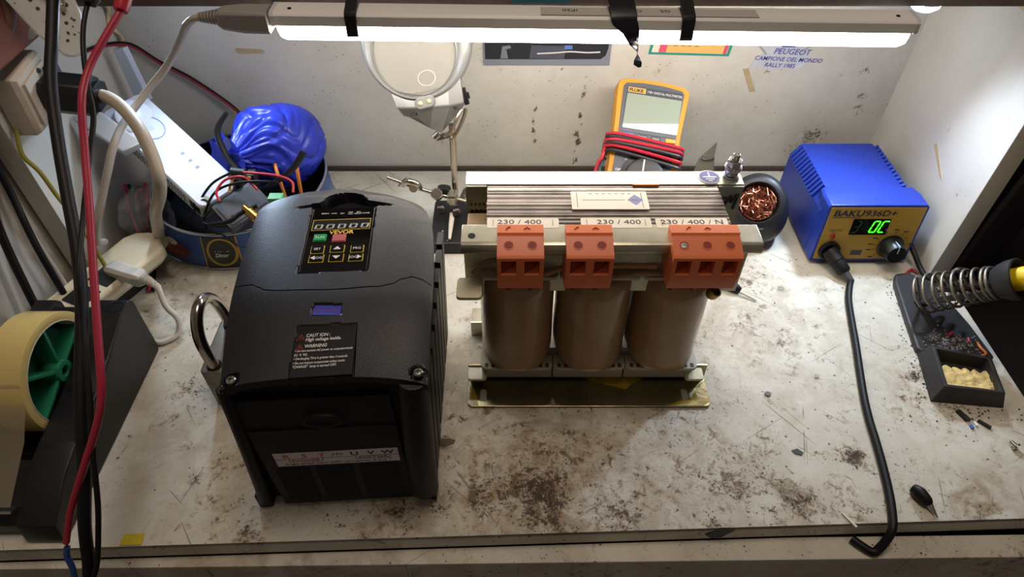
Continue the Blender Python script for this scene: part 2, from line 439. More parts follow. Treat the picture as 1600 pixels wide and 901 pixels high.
for x in (XL, XR):
    g = G(); g.loft([lsec(x-1.6, [(11+(a-11)*1.03, b*1.03) for a, b in house]), lsec(x+1.6, [(11+(a-11)*1.03, b*1.03) for a, b in house])])
    g.done('end_cap', mat('clear_grey_cap', 'c4c6c6', .3), lamp)
for x in (XL+13, XR-14):
    g = G(); g.cyl((x, 508, TZ(x)+.8), (x, 508, TZ(x)+1.6), 1.6, n=12)
    g.done('screw', RUBBER, lamp)
LP = frame((0, 0, 0), (1, 0, -.0125), (0, 1, 0), (.0125, 0, 1))
g = G(); g.loft([[(x, 502.5+a, TZ(x)+1.02+b) for a, b in ((0, 0), (14, 0), (14, .15), (0, .15))] for x in (22, 190)])
lab = g.done('rating_label', mat('label_grey', 'b3b1aa', .5), lamp)
LF = frame((0, 0, 0), (-1, 0, .0125), (0, -1, 0), (.0125, 0, 1))     # printed upside down as seen from the front
for s, x, h in (('IP20', 45, 4.2), ('CE', 95, 4.2), ('GS', 117, 4.2)):
    F = frame((x, 513, TZ(x)+1.2), (-1, 0, .0125), (0, -1, 0), (0, 0, 1))
    flat_text(s, h, F, -6, 0, DARK_PRINT, lamp, z=.05, sx=1.2)
def clip(x, w, zdrop):
    g = G()
    path = [(524.6, 264), (524, 256), (499, 248.6), (496.8, 246), (496.5, 238), (495.5, 233), (496, 230.2), (498, 229.4)]
    inner = [(526, 264), (525.4, 254), (500.5, 247), (499.4, 245), (499.4, 238), (498.6, 234), (498.8, 231.6), (499.6, 230.6)]
    dz = TZ(x)-245.5
    poly = [(a, b+dz if b < 260 else b) for a, b in path]+[(a, b+dz if b < 260 else b) for a, b in reversed(inner)]
    g.prism(poly, x-w/2, x+w/2, 'x')
    return g.done('clip', RUBBER, lamp, bev=.5)
clip(-123, 9, 0); clip(135, 10, 0)
# black tape hanging down from the fitting
g = G()
strip = [(84, 524, 264, 20, 0), (84, 522, 255, 20, 0), (85, 497, 249.5, 20, .05), (85, 494.5, 246, 20, .1), (86, 493, 244, 20, .15), (91, 492, 238, 14, .3), (94, 491, 230, 9, .55), (97, 491, 225, 4, .9), (98, 491.5, 222, 1.2, 1.3),
         (98, 492, 220, 3, 1.1), (98.5, 492.5, 216, 6.5, .6), (99.5, 492.5, 212.5, 7.5, .4), (101.5, 492.5, 209.5, 3, .4)]
rings = []
for x, y, z, w, a in strip:
    c, s_ = math.cos(a)*w/2, math.sin(a)*w/2
    rings.append([(x-c, y-s_-.2, z), (x+c, y+s_-.2, z), (x+c, y+s_+.35, z), (x-c, y-s_+.35, z)])
g.loft(rings)
tp = g.done('tape_strip', mat('black_tape', '14151a', .22), sharp=60)
tag(tp, 'twisted strip of shiny black tape dangling in front of the light tube', 'tape')

# lead and plug of the tube
GREYC = mat('grey_cable', 'a9a39a', .45)
cord = thing('lamp_cord', 'grey lead and moulded plug feeding the left end of the light tube', 'cord', (-290, 500, 45))
g = G()
g.loft([[(x, 504+10*a*k, z+z0*k) for a, z0 in ((-.75, -9), (.75, -9), (.95, -6), (.95, 6), (.75, 8), (-.75, 8), (-.95, 6), (-.95, -6))] for x, z, k in ((-186, 243.5, 1.0), (-206, 244, 1.0), (-222, 244.5, .82), (-226, 244.6, .6))])
g.done('plug', mat('grey_plug', '8f8a84', .5), cord, bev=.6)
g = G()
for i in range(6):
    x = -226-i*2.6; r = 6-.45*i
    g.cyl((x, 504, 244.6), (x-1.5, 504, 244.6), r, r*.93, 14); g.cyl((x, 504, 244.6), (x-3, 504, 244.6), r*.7, r*.66, 10)
g.done('strain_relief', mat('grey_plug', '8f8a84', .5), cord)
g = G()
g.tube([(-240, 504, 244.6), (-246, 504, 243), (-256, 510, 235), (-268, 520, 221), (-281, 525, 206), (-296, 526, 190), (-311, 520, 177), (-322, 506, 167), (-328, 485, 160), (-331, 467, 152), (-335, 453, 139), (-343, 441, 120), (-353, 430, 98), (-368, 440, 72), (-380, 462, 52)], [2.6, 2.8]+[3.2]*13, 10)
g.done('lead', GREYC, cord)

# small cool spotlight under the right end of the shelf
spot = thing('spot_light', 'small bluish white LED spot under the right end of the shelf', 'lamp', (345, 556, 244))
def spotlight(root, x, y, zl, power):
    g = G(); g.lathe([(12.5, 244), (15, 242), (15, zl+11), (13.5, zl+8.2), (13, zl+8.2)], (x, y, 0))
    g.done('spot_body', mat('chrome', 'd6d8da', .15, 1.), root)
    g = G(); g.lathe([(12.8, zl+8.4), (12, zl+4.7), (8, zl+1.4), (3, zl+.2), (.2, zl)], (x, y, 0))
    g.done('lens', mat('lit_lens', 'e8f4ff', .2, emit='cfe6ff', estr=12.), root)
    l = bpy.data.lights.new('spot_bulb', 'SPOT'); l.energy = power; l.color = srgb('cfe4ff')[:3]; l.shadow_soft_size = .011
    l.spot_size = math.radians(165); l.spot_blend = 1.
    o = bpy.data.objects.new('spot_bulb', l); COL.objects.link(o); o.parent = root
    o.location = Vector((x, y, zl-12))*S-ROOT[root.name].translation
    o.rotation_euler = Vector((-.45*x/abs(x), -.8, -.6)).to_track_quat('-Z', 'Y').to_euler()
spotlight(spot, 345, 556, 228, SPOT_POWER)
spot2 = thing('spot_light', 'small bluish white LED spot under the left end of the shelf', 'lamp', (-300, 585, 244))
spotlight(spot2, -300, 585, 231, SPOT_POWER*.5)
# what hangs on the back wall
def card(name, pts, m, label, cat, y=651.2, parts=()):
    g = G(); g.prism(pts, y-.25, y+.8, 'y')
    o = g.done(name, m); tag(o, label, cat); return o
BLUE_INK = mat('blue_ink', '33449a', .6)
WALLF = frame((0, 651, 0), (1, 0, 0), (0, 0, 1), (0, -1, 0))
# car photograph
po = thing('car_poster', 'dark photo of a car front in a grey blue frame on the back wall', 'poster', (36, 651, 131))
def wallcard(name, x0, x1, z0, z1, d, m, par):
    g = G(); g.box(x0, x1, 651.2-d, 651.9-d*.2, z0, z1); return g.done(name, m, par)
wallcard('paper', -30, 102, 131, 205, .3, mat('poster_grey', '7d8390', .35), po)
g = G(); g.prism([(-28, 138), (92, 138), (97, 142), (99, 150), (99, 203), (-28, 203)], 650.5, 651.0, 'y'); g.done('photo', mat('photo_dark', '2b2d33', .25), po)
g = G(); g.prism([(-12, 139), (-4, 139), (-6, 149), (-1, 150), (-2, 153), (-10, 152)], 650.2, 650.6, 'y'); g.done('pale_shape', mat('photo_pale', '767a84', .3), po)
g = G(); g.prism([(18, 139), (54, 138.5), (56, 152), (20, 153)], 650.2, 650.6, 'y'); g.done('car_grille', mat('photo_mid', '4b4f5b', .3), po)
g = G(); g.tube([(26, 650.4, 144.2), (46, 650.3, 145.2), (60, 650.3, 146.3), (78, 650.3, 145.3), (91, 650.4, 145.8)], .8, 6); g.done('bumper_stripe', mat('photo_white', 'd5d0cf', .35), po)
g = G(); g.tube([(34, 650.1, 144.6), (50, 650.1, 145.4)], .35, 5); g.tube([(70, 650.1, 145.8), (84, 650.1, 145.5)], .35, 5); g.done('red_stripe', mat('photo_red', 'a0454a', .4), po)
g = G(); g.box(54, 62, 650.1, 650.6, 149, 153); g.done('number_plate', mat('photo_blue', '5f79c4', .35), po)
# green bordered sticker
st = thing('bordered_sticker', 'cream and orange sticker with green border beside the hanging tape strip', 'sticker', (183, 651, 140))
R = Matrix.Rotation(math.radians(2.2), 4, 'Y')
def rp(pts, x0=141, z0=143):
    c, s_ = math.cos(math.radians(-1.6)), math.sin(math.radians(-1.6))
    return [(x0+(x-x0)*c-(z-z0)*s_, z0+(x-x0)*s_+(z-z0)*c) for x, z in pts]
def stick(name, x0, x1, z0, z1, y, m):
    g = G(); g.prism(rp([(x0, z0), (x1, z0), (x1+.3*(z1-z0)*.3, z1), (x0+.3*(z1-z0)*.3, z1)]), y, y+.3, 'y'); return g.done(name, m, st)
stick('green_border', 141, 225, 143, 190, 651.4, mat('sticker_green', '2f9080', .45))
stick('cream_field', 144, 222, 145.6, 187, 651.1, mat('sticker_cream', 'e6dccb', .5))
stick('orange_field', 157, 217, 146, 170, 650.9, mat('sticker_orange', 'e3b568', .5))
stick('red_bar', 151, 158.5, 145.8, 170, 650.8, mat('sticker_red', 'd2566c', .5))
stick('red_bar', 217.5, 221.5, 145.8, 170, 650.8, mat('sticker_red', 'd2566c', .5))
for x in (165, 173, 179, 187): stick('orange_line', x, x+4.5, 152.8, 153.4, 650.7, mat('sticker_brown', '8a5a40', .6))
# rally sticker
ra = thing('rally_sticker', 'torn silver sticker with blue rally lettering on the back wall', 'sticker', (280, 651, 126))
g = G(); g.prism([(249, 127.6), (262, 127.5), (276, 126.4), (296, 126.6), (298, 125.8), (303, 127), (309, 138), (310, 142), (300, 146), (304, 156), (318, 166), (296, 176), (262, 176), (245, 166), (260, 150), (263, 143), (254, 141), (252, 135)], 651.2, 651.7, 'y')
g.done('foil', mat('silver_foil', 'c9ccd0', .45, .15, vary=.12, vscale=70, bump=.3, bscale=120), ra)
FR = frame((281, 651.1, 0), (math.cos(-.05), 0, math.sin(-.05)), (math.sin(.05), 0, math.cos(.05)), (0, -1, 0))
flat_text('PEUGEOT', 6.3, FR, 1, 143.2, BLUE_INK, ra, align='CENTER', sx=1.0, shear=.18, bold=.02)
flat_text('CAMPIONE DEL MONDO', 4.7, FR, 0, 135.6, BLUE_INK, ra, align='CENTER', sx=.98, shear=.18, bold=.02)
flat_text('RALLY 1985', 4.7, FR, -7, 128.6, BLUE_INK, ra, align='CENTER', sx=.98, shear=.18, bold=.02)
g = G(); g.box(277, 291, 650.9, 651.3, 150.8, 153.5); g.box(280, 288, 650.9, 651.3, 153.5, 160); g.done('blue_emblem', BLUE_INK, ra)
for a, b, w in (((263, 143.5), (249, 157), .8), ((299, 146), (313, 158), .8)):
    g = G(); g.tube([(a[0], 650.8, a[1]), (b[0], 650.8, b[1])], w, 6, smooth=0); g.done('crease', mat('silver_foil_fold', 'a8acb0', .4, .2), ra)
TAPE = mat('old_tape', 'bda983', .45, vary=.15)
def tapebit(pts, label, axis='y', a=651.3, b=652.2):
    g = G(); g.prism(pts, a, b, axis); return tag(g.done('tape_scrap', TAPE), label, 'tape')
tapebit([(-286, 147), (-284, 149.5), (-259, 148), (-255, 146), (-258, 143.5), (-283, 143.5)], 'yellowed tape scrap on the back wall below the lamp cord')
tapebit([(243, 127), (249, 127.5), (263, 101), (257, 100)], 'yellowed diagonal tape scrap on the back wall right of the multimeter')
tapebit([(518, 82), (523, 82.5), (552, 99), (549, 102)], 'short yellowed tape scrap on the right side wall above the blue station', 'x', 412.2, 413.2)
tapebit([(500, 236), (540, 238), (552, 262), (505, 264)], 'pale yellow tape patch high on the right side wall', 'x', 412.2, 413.2)
# two core wire pinned along the wall
bw = thing('twin_wire', 'thin red and black twin wire sagging down the back wall to the tin', 'wire', (-335, 645, 70))
path = [(-399, 585, 178), (-397, 622, 168), (-386, 645, 157), (-366, 647, 138), (-341, 647, 121), (-318, 646, 101), (-300, 643, 84), (-286, 632, 70)]
g = G(); g.tube(path, 1.25, 8); g.done('black_core', RUBBER, bw)
g = G(); g.tube([(x-.4, y-1.4, z-1.6) for x, y, z in path], 1.15, 8); g.done('red_core', mat('red_wire', '8e2230', .4), bw)
# ---------------------------------------------------------------- frequency inverter, the big black box
inv = thing('frequency_inverter', 'large black frequency inverter with keypad, yellow lettering and warning label', 'inverter', (-117, 310, 0))
VFD = mat('inverter_shell', '17181c', .40, bump=.35, bscale=1300)
VFD2 = mat('inverter_base', '0c0c0e', .5, bump=.3, bscale=900)
YS = [(219, -166, -48), (250, -171.5, -49.5), (280, -175.5, -51), (296, -177.5, -51.5), (320, -180, -52.5), (345, -181.5, -54.5), (360, -182.5, -57), (372, -182.5, -61.5), (381, -179, -68), (388, -172.5, -78), (392, -167, -88), (397.5, -140, -105)]
def interp(y, k):
    y = min(max(y, YS[0][0]), YS[-1][0])
    for a, b in zip(YS, YS[1:]):
        if y <= b[0]:
            t = (y-a[0])/(b[0]-a[0]); return a[k]+(b[k]-a[k])*t
SPL = [(0, 295.5), (.10, 294.5), (.135, 292), (.17, 289.2), (.23, 288), (.5, 288.6), (.74, 291.5), (.80, 294), (.86, 299.5), (.90, 301.8), (.94, 301), (1, 297.5)]
def split(s):
    for a, b in zip(SPL, SPL[1:]):
        if s <= b[0]:
            t = (s-a[0])/(b[0]-a[0]); t = t*t*(3-2*t) if abs(a[1]-b[1]) > 2 else t
            return a[1]+(b[1]-a[1])*t
def front(s): return 221+4*s+(1-(2*s-1)**2)*3.5
def back(s): return 377+20*(1-abs(2*s-1.02)**2.2)+(1-s)*2
TT = math.tan(math.radians(.5))
PA = math.radians(3.4); PO = (-117.6, 337.7)
pu = (math.cos(PA), math.sin(PA)); pv = (-math.sin(PA), math.cos(PA))
def plocal(x, y):
    dx, dy = x-PO[0], y-PO[1]; return dx*pu[0]+dy*pu[1], dx*pv[0]+dy*pv[1]
def ztop(x, y, s):
    z = 157.5+8*sm(y, 219, 290)-3.5*sm(y, 382, 399)
    z -= 4.5*abs(2*s-1)**5+.8*(2*s-1)**2
    a, b = plocal(x, y)
    # thumb notch above the keypad, tapering wings either side
    r = math.hypot(a/1.02, (b-35)/1.0)
    if b > 34.5 and r < 16.5: z -= 10*sm(16.5-r, 0, .9)
    wing = 36-abs(a)
    if 34.2 < b < 34.4+max(0, wing)*.26 and abs(a) > 12: z -= 6*sm(wing, 0, 14)
    # keypad bed
    if -22.6 < a < 22.8 and -33 < b < 35: z = min(z, 164.3-(b+33)*TT)-.2
    # window and warning label recesses
    if -121.8 < x < -104.2 and 269 < y < 277.3: z -= 1.6
    la, lb = x+109.6, y-243.7
    c, s_ = math.cos(PA), math.sin(PA); la, lb = la*c+lb*s_, -la*s_+lb*c
    if -18.4 < la < 18 and -17.5 < lb < 18.6: z -= 1.0
    for hx, hy in ((-160.5, 226.5), (-54, 231.5)):
        d = math.hypot(x-hx, y-hy)
        if d < 5: z -= 4*sm(5-d, 0, .8)
    return z
def cover(name, f0, f1, ny, parent):
    nx = 110
    g = G(); rows = []
    for j in range(ny+1):
        row = []
        for i in range(nx+1):
            s = i/nx
            y = f0(s)+(f1(s)-f0(s))*j/ny
            x0_, x1_ = interp(y, 1), interp(y, 2)
            x = x0_+(x1_-x0_)*s
            row.append((x, y, ztop(x, y, s)))
        rows.append(row)
    # skirts front and back, then sides through the outer columns
    rows = [[(p[0], p[1]+.3, p[2]-6) for p in rows[0]]]+rows+[[(p[0], p[1]-.2, p[2]-4) for p in rows[-1]]]
    w = nx+3
    vs = []
    for r in rows:
        a, b = r[0], r[-1]
        vs += [(a[0]-.3, a[1], a[2]-6)]+r+[(b[0]+.3, b[1], b[2]-6)]
    fs = [(j*w+i, j*w+i+1, (j+1)*w+i+1, (j+1)*w+i) for j in range(len(rows)-1) for i in range(w-1)]
    g.add(vs, fs)
    return g.done(name, VFD, parent, sharp=30)
cover('lower_cover', front, lambda s: split(s)-.45, 62, inv)
cover('upper_cover', lambda s: split(s)+.45, back, 92, inv)
# body under the covers
def ring(t, front_in):
    """outline at height fraction t (0 bench, 1 under the cover)."""
    top_ = [(interp(y, 1)+1.0, y) for y in (229, 250, 280, 320, 360, 380, 389)]+[(-150, 395), (-120, 396.5), (-96, 390)]+[(interp(y, 2)-1.0, y) for y in (380, 365, 345, 310, 280, 250, 233)]
    bot = [(-180, 235), (-182, 255), (-184, 285), (-187, 325), (-189, 365), (-189.5, 390), (-189, 401), (-160, 403), (-125, 404), (-95, 405), (-62, 405), (-60.5, 390), (-60, 365), (-59, 325), (-58, 285), (-57, 255), (-56, 239)]
    return [(a[0]*t+b[0]*(1-t), a[1]*t+b[1]*(1-t), 152*t+0*(1-t)+ (3.5*sm(a[1], 219, 290))*t) for a, b in zip(top_, bot)]
g = G(); g.loft([ring(t, 0) for t in (0, .15, .3, .5, .7, .85, 1)])
g.done('housing', VFD2, inv)
# front pillars and feet
g = G(); g.tube([(-166.5, 224, 150), (-171, 226, 100), (-177, 228, 40), (-181, 229, 6)], [3.6, 4.2, 4.6, 4.8], 14, smooth=3); g.box(-186, -176, 226, 238, 0, 16)
g.done('left_pillar', VFD2, inv, bev=.8)
g = G(); g.tube([(-57.5, 231, 152), (-60, 232, 110), (-63, 234, 50), (-64, 236, 12)], [9.2, 9.8, 10.2, 10.2], 20, smooth=3); g.box(-65, -56, 232, 240, 0, 30)
g.done('right_pillar', VFD2, inv, bev=.5)
# terminal cover of the front: finger dimple, louvres, label
FW = ortho((126, 7.6, 0), (0, -4, 152))
FRF = frame((-117, 229.6, 66), FW[0], FW[1], FW[2])
GF = lambda: G(FRF)
g = GF(); g.box(-50, 44, -64, 70, -4, .6); g.box(-50, 44, 36, 38, .6, 1.6); g.done('terminal_cover', VFD2, inv, bev=.8)
g = GF(); g.lathe([(11, 0), (10, 1.8), (8.5, 2.2), (7.5, 1)], (0, 46, .4), (0, 0, 1), 28, 1.25, .7); g.done('finger_grip', VFD2, inv)
for k in range(8):
    y = -16-k*5.6
    for x0_, x1_ in ((-44, -22), (-17, 7), (12, 38)):
        g = GF(); g.loft([[(x_, y, .5), (x_, y+2.8, .5), (x_, y+.6, 2.2)] for x_ in (x0_, x1_)])
        g.done('louvre', VFD2, inv)
g = GF(); g.box(-41, 41, -8, 8.6, .4, 1.0)
lb = g.done('terminal_label', mat('label_white', 'dcd6d6', .5), inv, label='white strip label with terminal letters')
RED_INK = mat('red_ink', 'c4564e', .6)
for s, x, m in (('R', -33, RED_INK), ('S', -21, RED_INK), ('T', -9.5, RED_INK), ('U', 12, DARK_PRINT), ('V', 23, DARK_PRINT), ('W', 34, DARK_PRINT)):
    flat_text(s, 4.6, FRF, x, 2.4, m, lb, z=1.05, align='CENTER', sx=1.25, bold=.12)
flat_text('POWER', 2.3, FRF, -21, -2.2, RED_INK, lb, z=1.05, align='CENTER', sx=1.7)
flat_text('MOTOR', 2.3, FRF, 24, -2.2, DARK_PRINT, lb, z=1.05, align='CENTER', sx=1.7)
flat_text('Single phase input 220V connection R and T', 2.2, FRF, 0, -6.4, DARK_PRINT, lb, z=1.05, align='CENTER', sx=1.32)
g = GF()
for x0_, x1_, y_ in ((-41, 41, .8),): g.box(x0_, x1_, y_, y_+.25, .95, 1.15)
for x0_, x1_ in ((-32, -10), (12, 35)):
    g.box(x0_, x0_+.4, -2.6, .2, .95, 1.15); g.box(x1_, x1_+.4, -2.6, .2, .95, 1.15); g.box(x0_, x1_, -2.9, -2.6, .95, 1.15)
g.box(-3, 5, 4.9, 5.3, .95, 1.15)
for x_ in (-2, .6, 3.2): g.tube([(x_+.4, 5, 1.05), (x_-.8, 2.6, 1.05)], .22, 5, smooth=0)
g.box(.8, 1.3, 5, 7, .95, 1.15)
g.done('rules', DARK_PRINT, lb)
# screws
for x, y in ((-160.5, 226.5), (-54, 231.5)):
    z = ztop(x+20, y+8, .5)-4.6
    g = G(); g.lathe([(2.9, 0), (2.9, 1.2), (2.2, 2.0), (.3, 2.3)], (x, y, z), n=20); sc = g.done('screw', STEEL, inv, label='bright cross-head screw')
    g = G(); g.box(x-1.6, x+1.6, y-.3, y+.3, z+2.15, z+2.45); g.box(x-.3, x+.3, y-1.6, y+1.6, z+2.15, z+2.45); g.done('cross_slot', RUBBER, sc)
# keypad
KS = 1.0                                    # the panel dips very slightly towards the thumb notch
kc, ks = math.cos(math.radians(.5)), math.sin(math.radians(.5))
kb = -33+33*KS*kc
KF = frame((PO[0]+pv[0]*kb, PO[1]+pv[1]*kb, 164.2-33*KS*ks), (pu[0], pu[1], 0), (pv[0]*kc*KS, pv[1]*kc*KS, -ks*KS), (pv[0]*ks, pv[1]*ks, kc))
GK = lambda: G(KF)
g = GK(); g.prism(rrect(-22.4, 22.6, -32.6, 34.6, 1), -1.6, .55); g.done('keypad_panel', mat('keypad_gloss', '09090b', .06, spec=.6), inv, bev=.25)
for x in (-21.3, 21.5):
    g = GK(); g.box(x-.22, x+.22, -32, 33, .5, .75); g.done('keypad_edge_line', mat('edge_chrome', '8a8d92', .25, 1.), inv)
YEL = mat('yellow_print', 'c9b42a', .5)
g = GK()
for a in ((-20, 20, 20.6, 21.0), (-20, 20, 9.4, 9.8), (-20, -19.6, 9.4, 21), (19.6, 20, 9.4, 21)): g.box(*a, .5, .72)
g.done('display_border', YEL, inv)
g = GK(); g.box(-19.4, 19.4, 10, 20.4, .5, .64); g.done('display_glass', mat('display_smoke', '2b2b2a', .05), inv)
def digit(x, y, h, G_, w=None):
    w = w or h*.55; t = h*.09; k = .18
    P_ = lambda a, b: (x+a+b*k, y+b, .72)
    segs = [((0, 0), (w, 0)), ((0, h/2), (w, h/2)), ((0, 0), (0, h/2)), ((w, 0), (w, h/2))]
    for a, b in segs: G_.tube([P_(*a), P_(*b)], t, 5, smooth=0)
g = GK()
for k in range(5): digit(-17.6+k*7.9, 11, 8, g, 4)
g.done('display_segments', mat('segment_grey', '9d9d98', .4), inv)
flat_text('VEVOR', 3.6, KF, 1, 5.3, mat('yellow_brand', 'd8a518', .45), inv, z=.55, align='CENTER', sx=1.05, bold=.14)
for s, x, y in (('ERROR', -12.8, 27.4), ('FWD', -6.6, 27.2), ('REV', -.8, 27.0), ('ASM\nLOC', 4.9, 28.0), ('SEQ\nREMOT', 10.4, 28), ('PANEL', 16, 26.6)):
    flat_text(s, 1.25, KF, x, y, WHITE_PRINT, inv, z=.55, align='CENTER')
def key(x0_, x1_, y0_, y1_, m, text, tri=None, border=True, name='key', label=None):
    if border:
        g = GK(); g.prism(rrect(x0_-.5, x1_+.5, y0_-.5, y1_+.5, .6), .5, .75); kb = g.done('key_border', YEL if m is BLACKG else m, inv)
    g = GK(); g.prism(rrect(x0_, x1_, y0_, y1_, .6), .5, 1.5)
    k = g.done(name, m, inv, bev=.3, label=label)
    if text: flat_text(text, 2.2, KF, (x0_+x1_)/2+(1.6 if tri == 'l' else -1.6 if tri == 'r' else 0), (y0_+y1_)/2-1.1, WHITE_PRINT, k, z=1.5, align='CENTER')
    if tri:
        cx, cy = (x0_+x1_)/2, (y0_+y1_)/2
        pts = {'u': [(cx-2.6, cy-1.4), (cx+2.6, cy-1.4), (cx, cy+1.6)], 'd': [(cx-2.6, cy+1.4), (cx, cy-1.6), (cx+2.6, cy+1.4)],
               'l': [(cx-1, cy-1.9), (cx-1, cy+1.9), (cx-3.8, cy)], 'r': [(cx+1, cy-1.9), (cx+3.8, cy), (cx+1, cy+1.9)]}[tri]
        g = GK(); g.prism(pts, 1.4, 1.65); g.done('arrow', WHITE_PRINT, k)
key(-16.6, -8.9, -1.9, 4.6, mat('green_key', '1f9a58', .25), 'RUN', label='green run key')
key(-3.9, 4.4, -3.0, 3.8, mat('red_key', 'b5565c', .3), None, label='red stop key')
key(-16.6, -8.6, -14, -7.2, BLACKG, 'SET')
key(-3.9, 4.8, -13.6, -7.2, BLACKG, None, 'u')
key(9.7, 17.6, -14.3, -8, BLACKG, 'PRG')
key(-16.6, -7.8, -22.8, -16, BLACKG, 'JOG', 'l')
key(-3.6, 5.2, -22.8, -16.2, BLACKG, None, 'd')
key(9.4, 17.9, -23, -16.8, BLACKG, 'JOG', 'r')
# blue indicator window
g = G(); g.box(-121.6, -104.4, 269.0, 276.8, 161.2, 163.4); g.done('indicator_window', mat('blue_window', '4a50b4', .25), inv)
WF = frame((-113, 271.3, 163.4), (1, .02, 0), (-.02, 1, 0), (0, 0, 1))
flat_text('RUN   CHARGE', 1.6, WF, 0, .4, mat('red_dim', '9a3c74', .5), inv, z=.1, align='CENTER', sx=.9)
# warning label
LFm = frame((-109.6, 243.7, 159.7), *ortho((pu[0], pu[1], .03), (pv[0], pv[1], .1)))
g = G(LFm); g.prism(rrect(-18, 17.6, -17, 18, .4), -.6, .5)
wl_ = g.done('warning_label', mat('label_black', '131215', .35), inv)
def wt(s, h, x, y, sx=1., bold=.05, m=WHITE_PRINT): flat_text(s, h, LFm, x, y, m, wl_, z=.55, sx=sx, bold=bold, shear=.15)
wt('CAUT ION :', 2.3, -12, 10.6, .85); wt('High voltage inside.', 2.3, -12, 7.6, .85)
wt('WARNING', 2.3, -12, 3.0, .85)
wt('• Do not connect AC power to outputterminals', 1.6, -17.2, .2, .78, .02); wt('(U. V. W).', 1.7, -17.2, -2.6, .8, .02)
wt('• Discharging Time is greater than 5 seconds', 1.6, -17.2, -5.2, .78, .02)
wt('• Do not inspect components unless inside', 1.6, -17.2, -8.2, .78, .02); wt('"CHARGE"  lamp is turned OFF.', 1.7, -17.2, -10.8, .82, .02)
for y in (10.2, 3.0):
    g = G(LFm); g.tube([(-17, y-1.6, .6), (-12.6, y-1.6, .6), (-14.8, y+2.2, .6)], .3, 6, smooth=0, closed=True); g.box(-15, -14.6, y-.8, y+.9, .5, .7)
    g.done('warning_triangle', mat('warn_red', 'b8443c', .5), wl_)
# silver ribs of the right flank
for k in range(7):
    y = 250+k*20
    g = G()
    t0, t1 = .08, .86
    g.loft([[(-57+(-51+57)*t*1.0+.9-(y-250)*.012*(1), y, 152*t), (-57+(-51+57)*t+.9-(y-250)*.012, y+14, 152*t), (-58.5+(-51+57)*t-(y-250)*.012-2, y+14, 152*t), (-58.5+(-51+57)*t-(y-250)*.012-2, y, 152*t)] for t in (t0, t1)])
    g.done('side_rib', VFD2, inv)
# ---------------------------------------------------------------- three phase transformer
tr = thing('transformer', 'open three-coil transformer on a zinc plate with three orange terminal blocks', 'transformer', (64, 360, 0))
ZP = mat('zinc_yellowish', 'c3c0ab', .36, .9, vary=.3, vscale=35, bump=.1, bscale=200)
OIL = mat('varnish_stain', 'a08a1e', .2, .0, vary=.5, vscale=70, bump=.4, bscale=150)
CARD = mat('bobbin_plastic', 'b7b09c', .45, vary=.1)
WRAP = mat('kraft_wrap', 'a0835f', .26, vary=.12, vscale=40, bump=.8, bscale=60, coat=.25)
# lower mounting angle
g = G()
pl = rrect(-37, 165, 313, 345, 4)
g.prism(pl, 0.2, 2.4)
g.box(-37, 165, 343.2, 345.6, .2, 18)
base = g.done('mounting_angle', mat('base_olive', '8b8568', .3, 1., vary=.35, vscale=30, bump=.1, bscale=200), tr, bev=.5)
for x in (-24, 145):
    g = G(); g.prism(rrect(x-2.6, x+2.6, 317.5, 330, 2.4), 2.2, 2.55); g.done('slot', mat('slot_pale', 'a9a496', .7), base)
g = G(); g.prism([(-37, 316), (-34, 313.6), (-28, 314), (-29, 322), (-33, 332), (-37, 336)], 2.35, 2.7); g.done('varnish_stain', OIL, base)
g = G(); g.prism([(128, 314), (158, 313.4), (165, 318), (165, 340), (158, 334), (150, 322)], 2.35, 2.6); g.done('varnish_stain', OIL, base)
g = G(); g.prism([(60, 343), (72, 337), (86, 333), (96, 330), (102, 336), (112, 341), (112, 343)], 2.35, 2.7); g.done('varnish_stain', OIL, base)
g = G(); g.box(-37, 165, 392, 424, .2, 2.4); g.box(-37, 165, 391.5, 394, .2, 18); g.done('mounting_angle', ZP, tr, bev=.5)
# laminated core: yokes of separate sheets and three legs
LAM = [mat('lamination_'+a, c, .36, .85, vary=.25, vscale=60) for a, c in (('pale', 'b5aba0'), ('mid', '948b83'), ('dark', '5c544e'))]
random.seed(3)
nl = 43
dy = 43.0/nl
for k in range(nl):
    y = 347+k*dy
    m = LAM[0 if random.random() < .5 else 1] if k not in (11, 19, 20, 28, 35) else LAM[2]
    g = G(); zt = 170-random.random()*.7
    g.box(-18+random.random()*.5, 150-random.random()*.5, y+.06, y+dy-.06, 132, zt)
    g.done('lamination', m, tr)
g = G(); g.box(-18, 150, 348, 389, 3, 36)
for x in (4, 64, 124): g.box(x-15, x+15, 348, 389, 30, 136)
g.done('core_legs', LAM[1], tr)
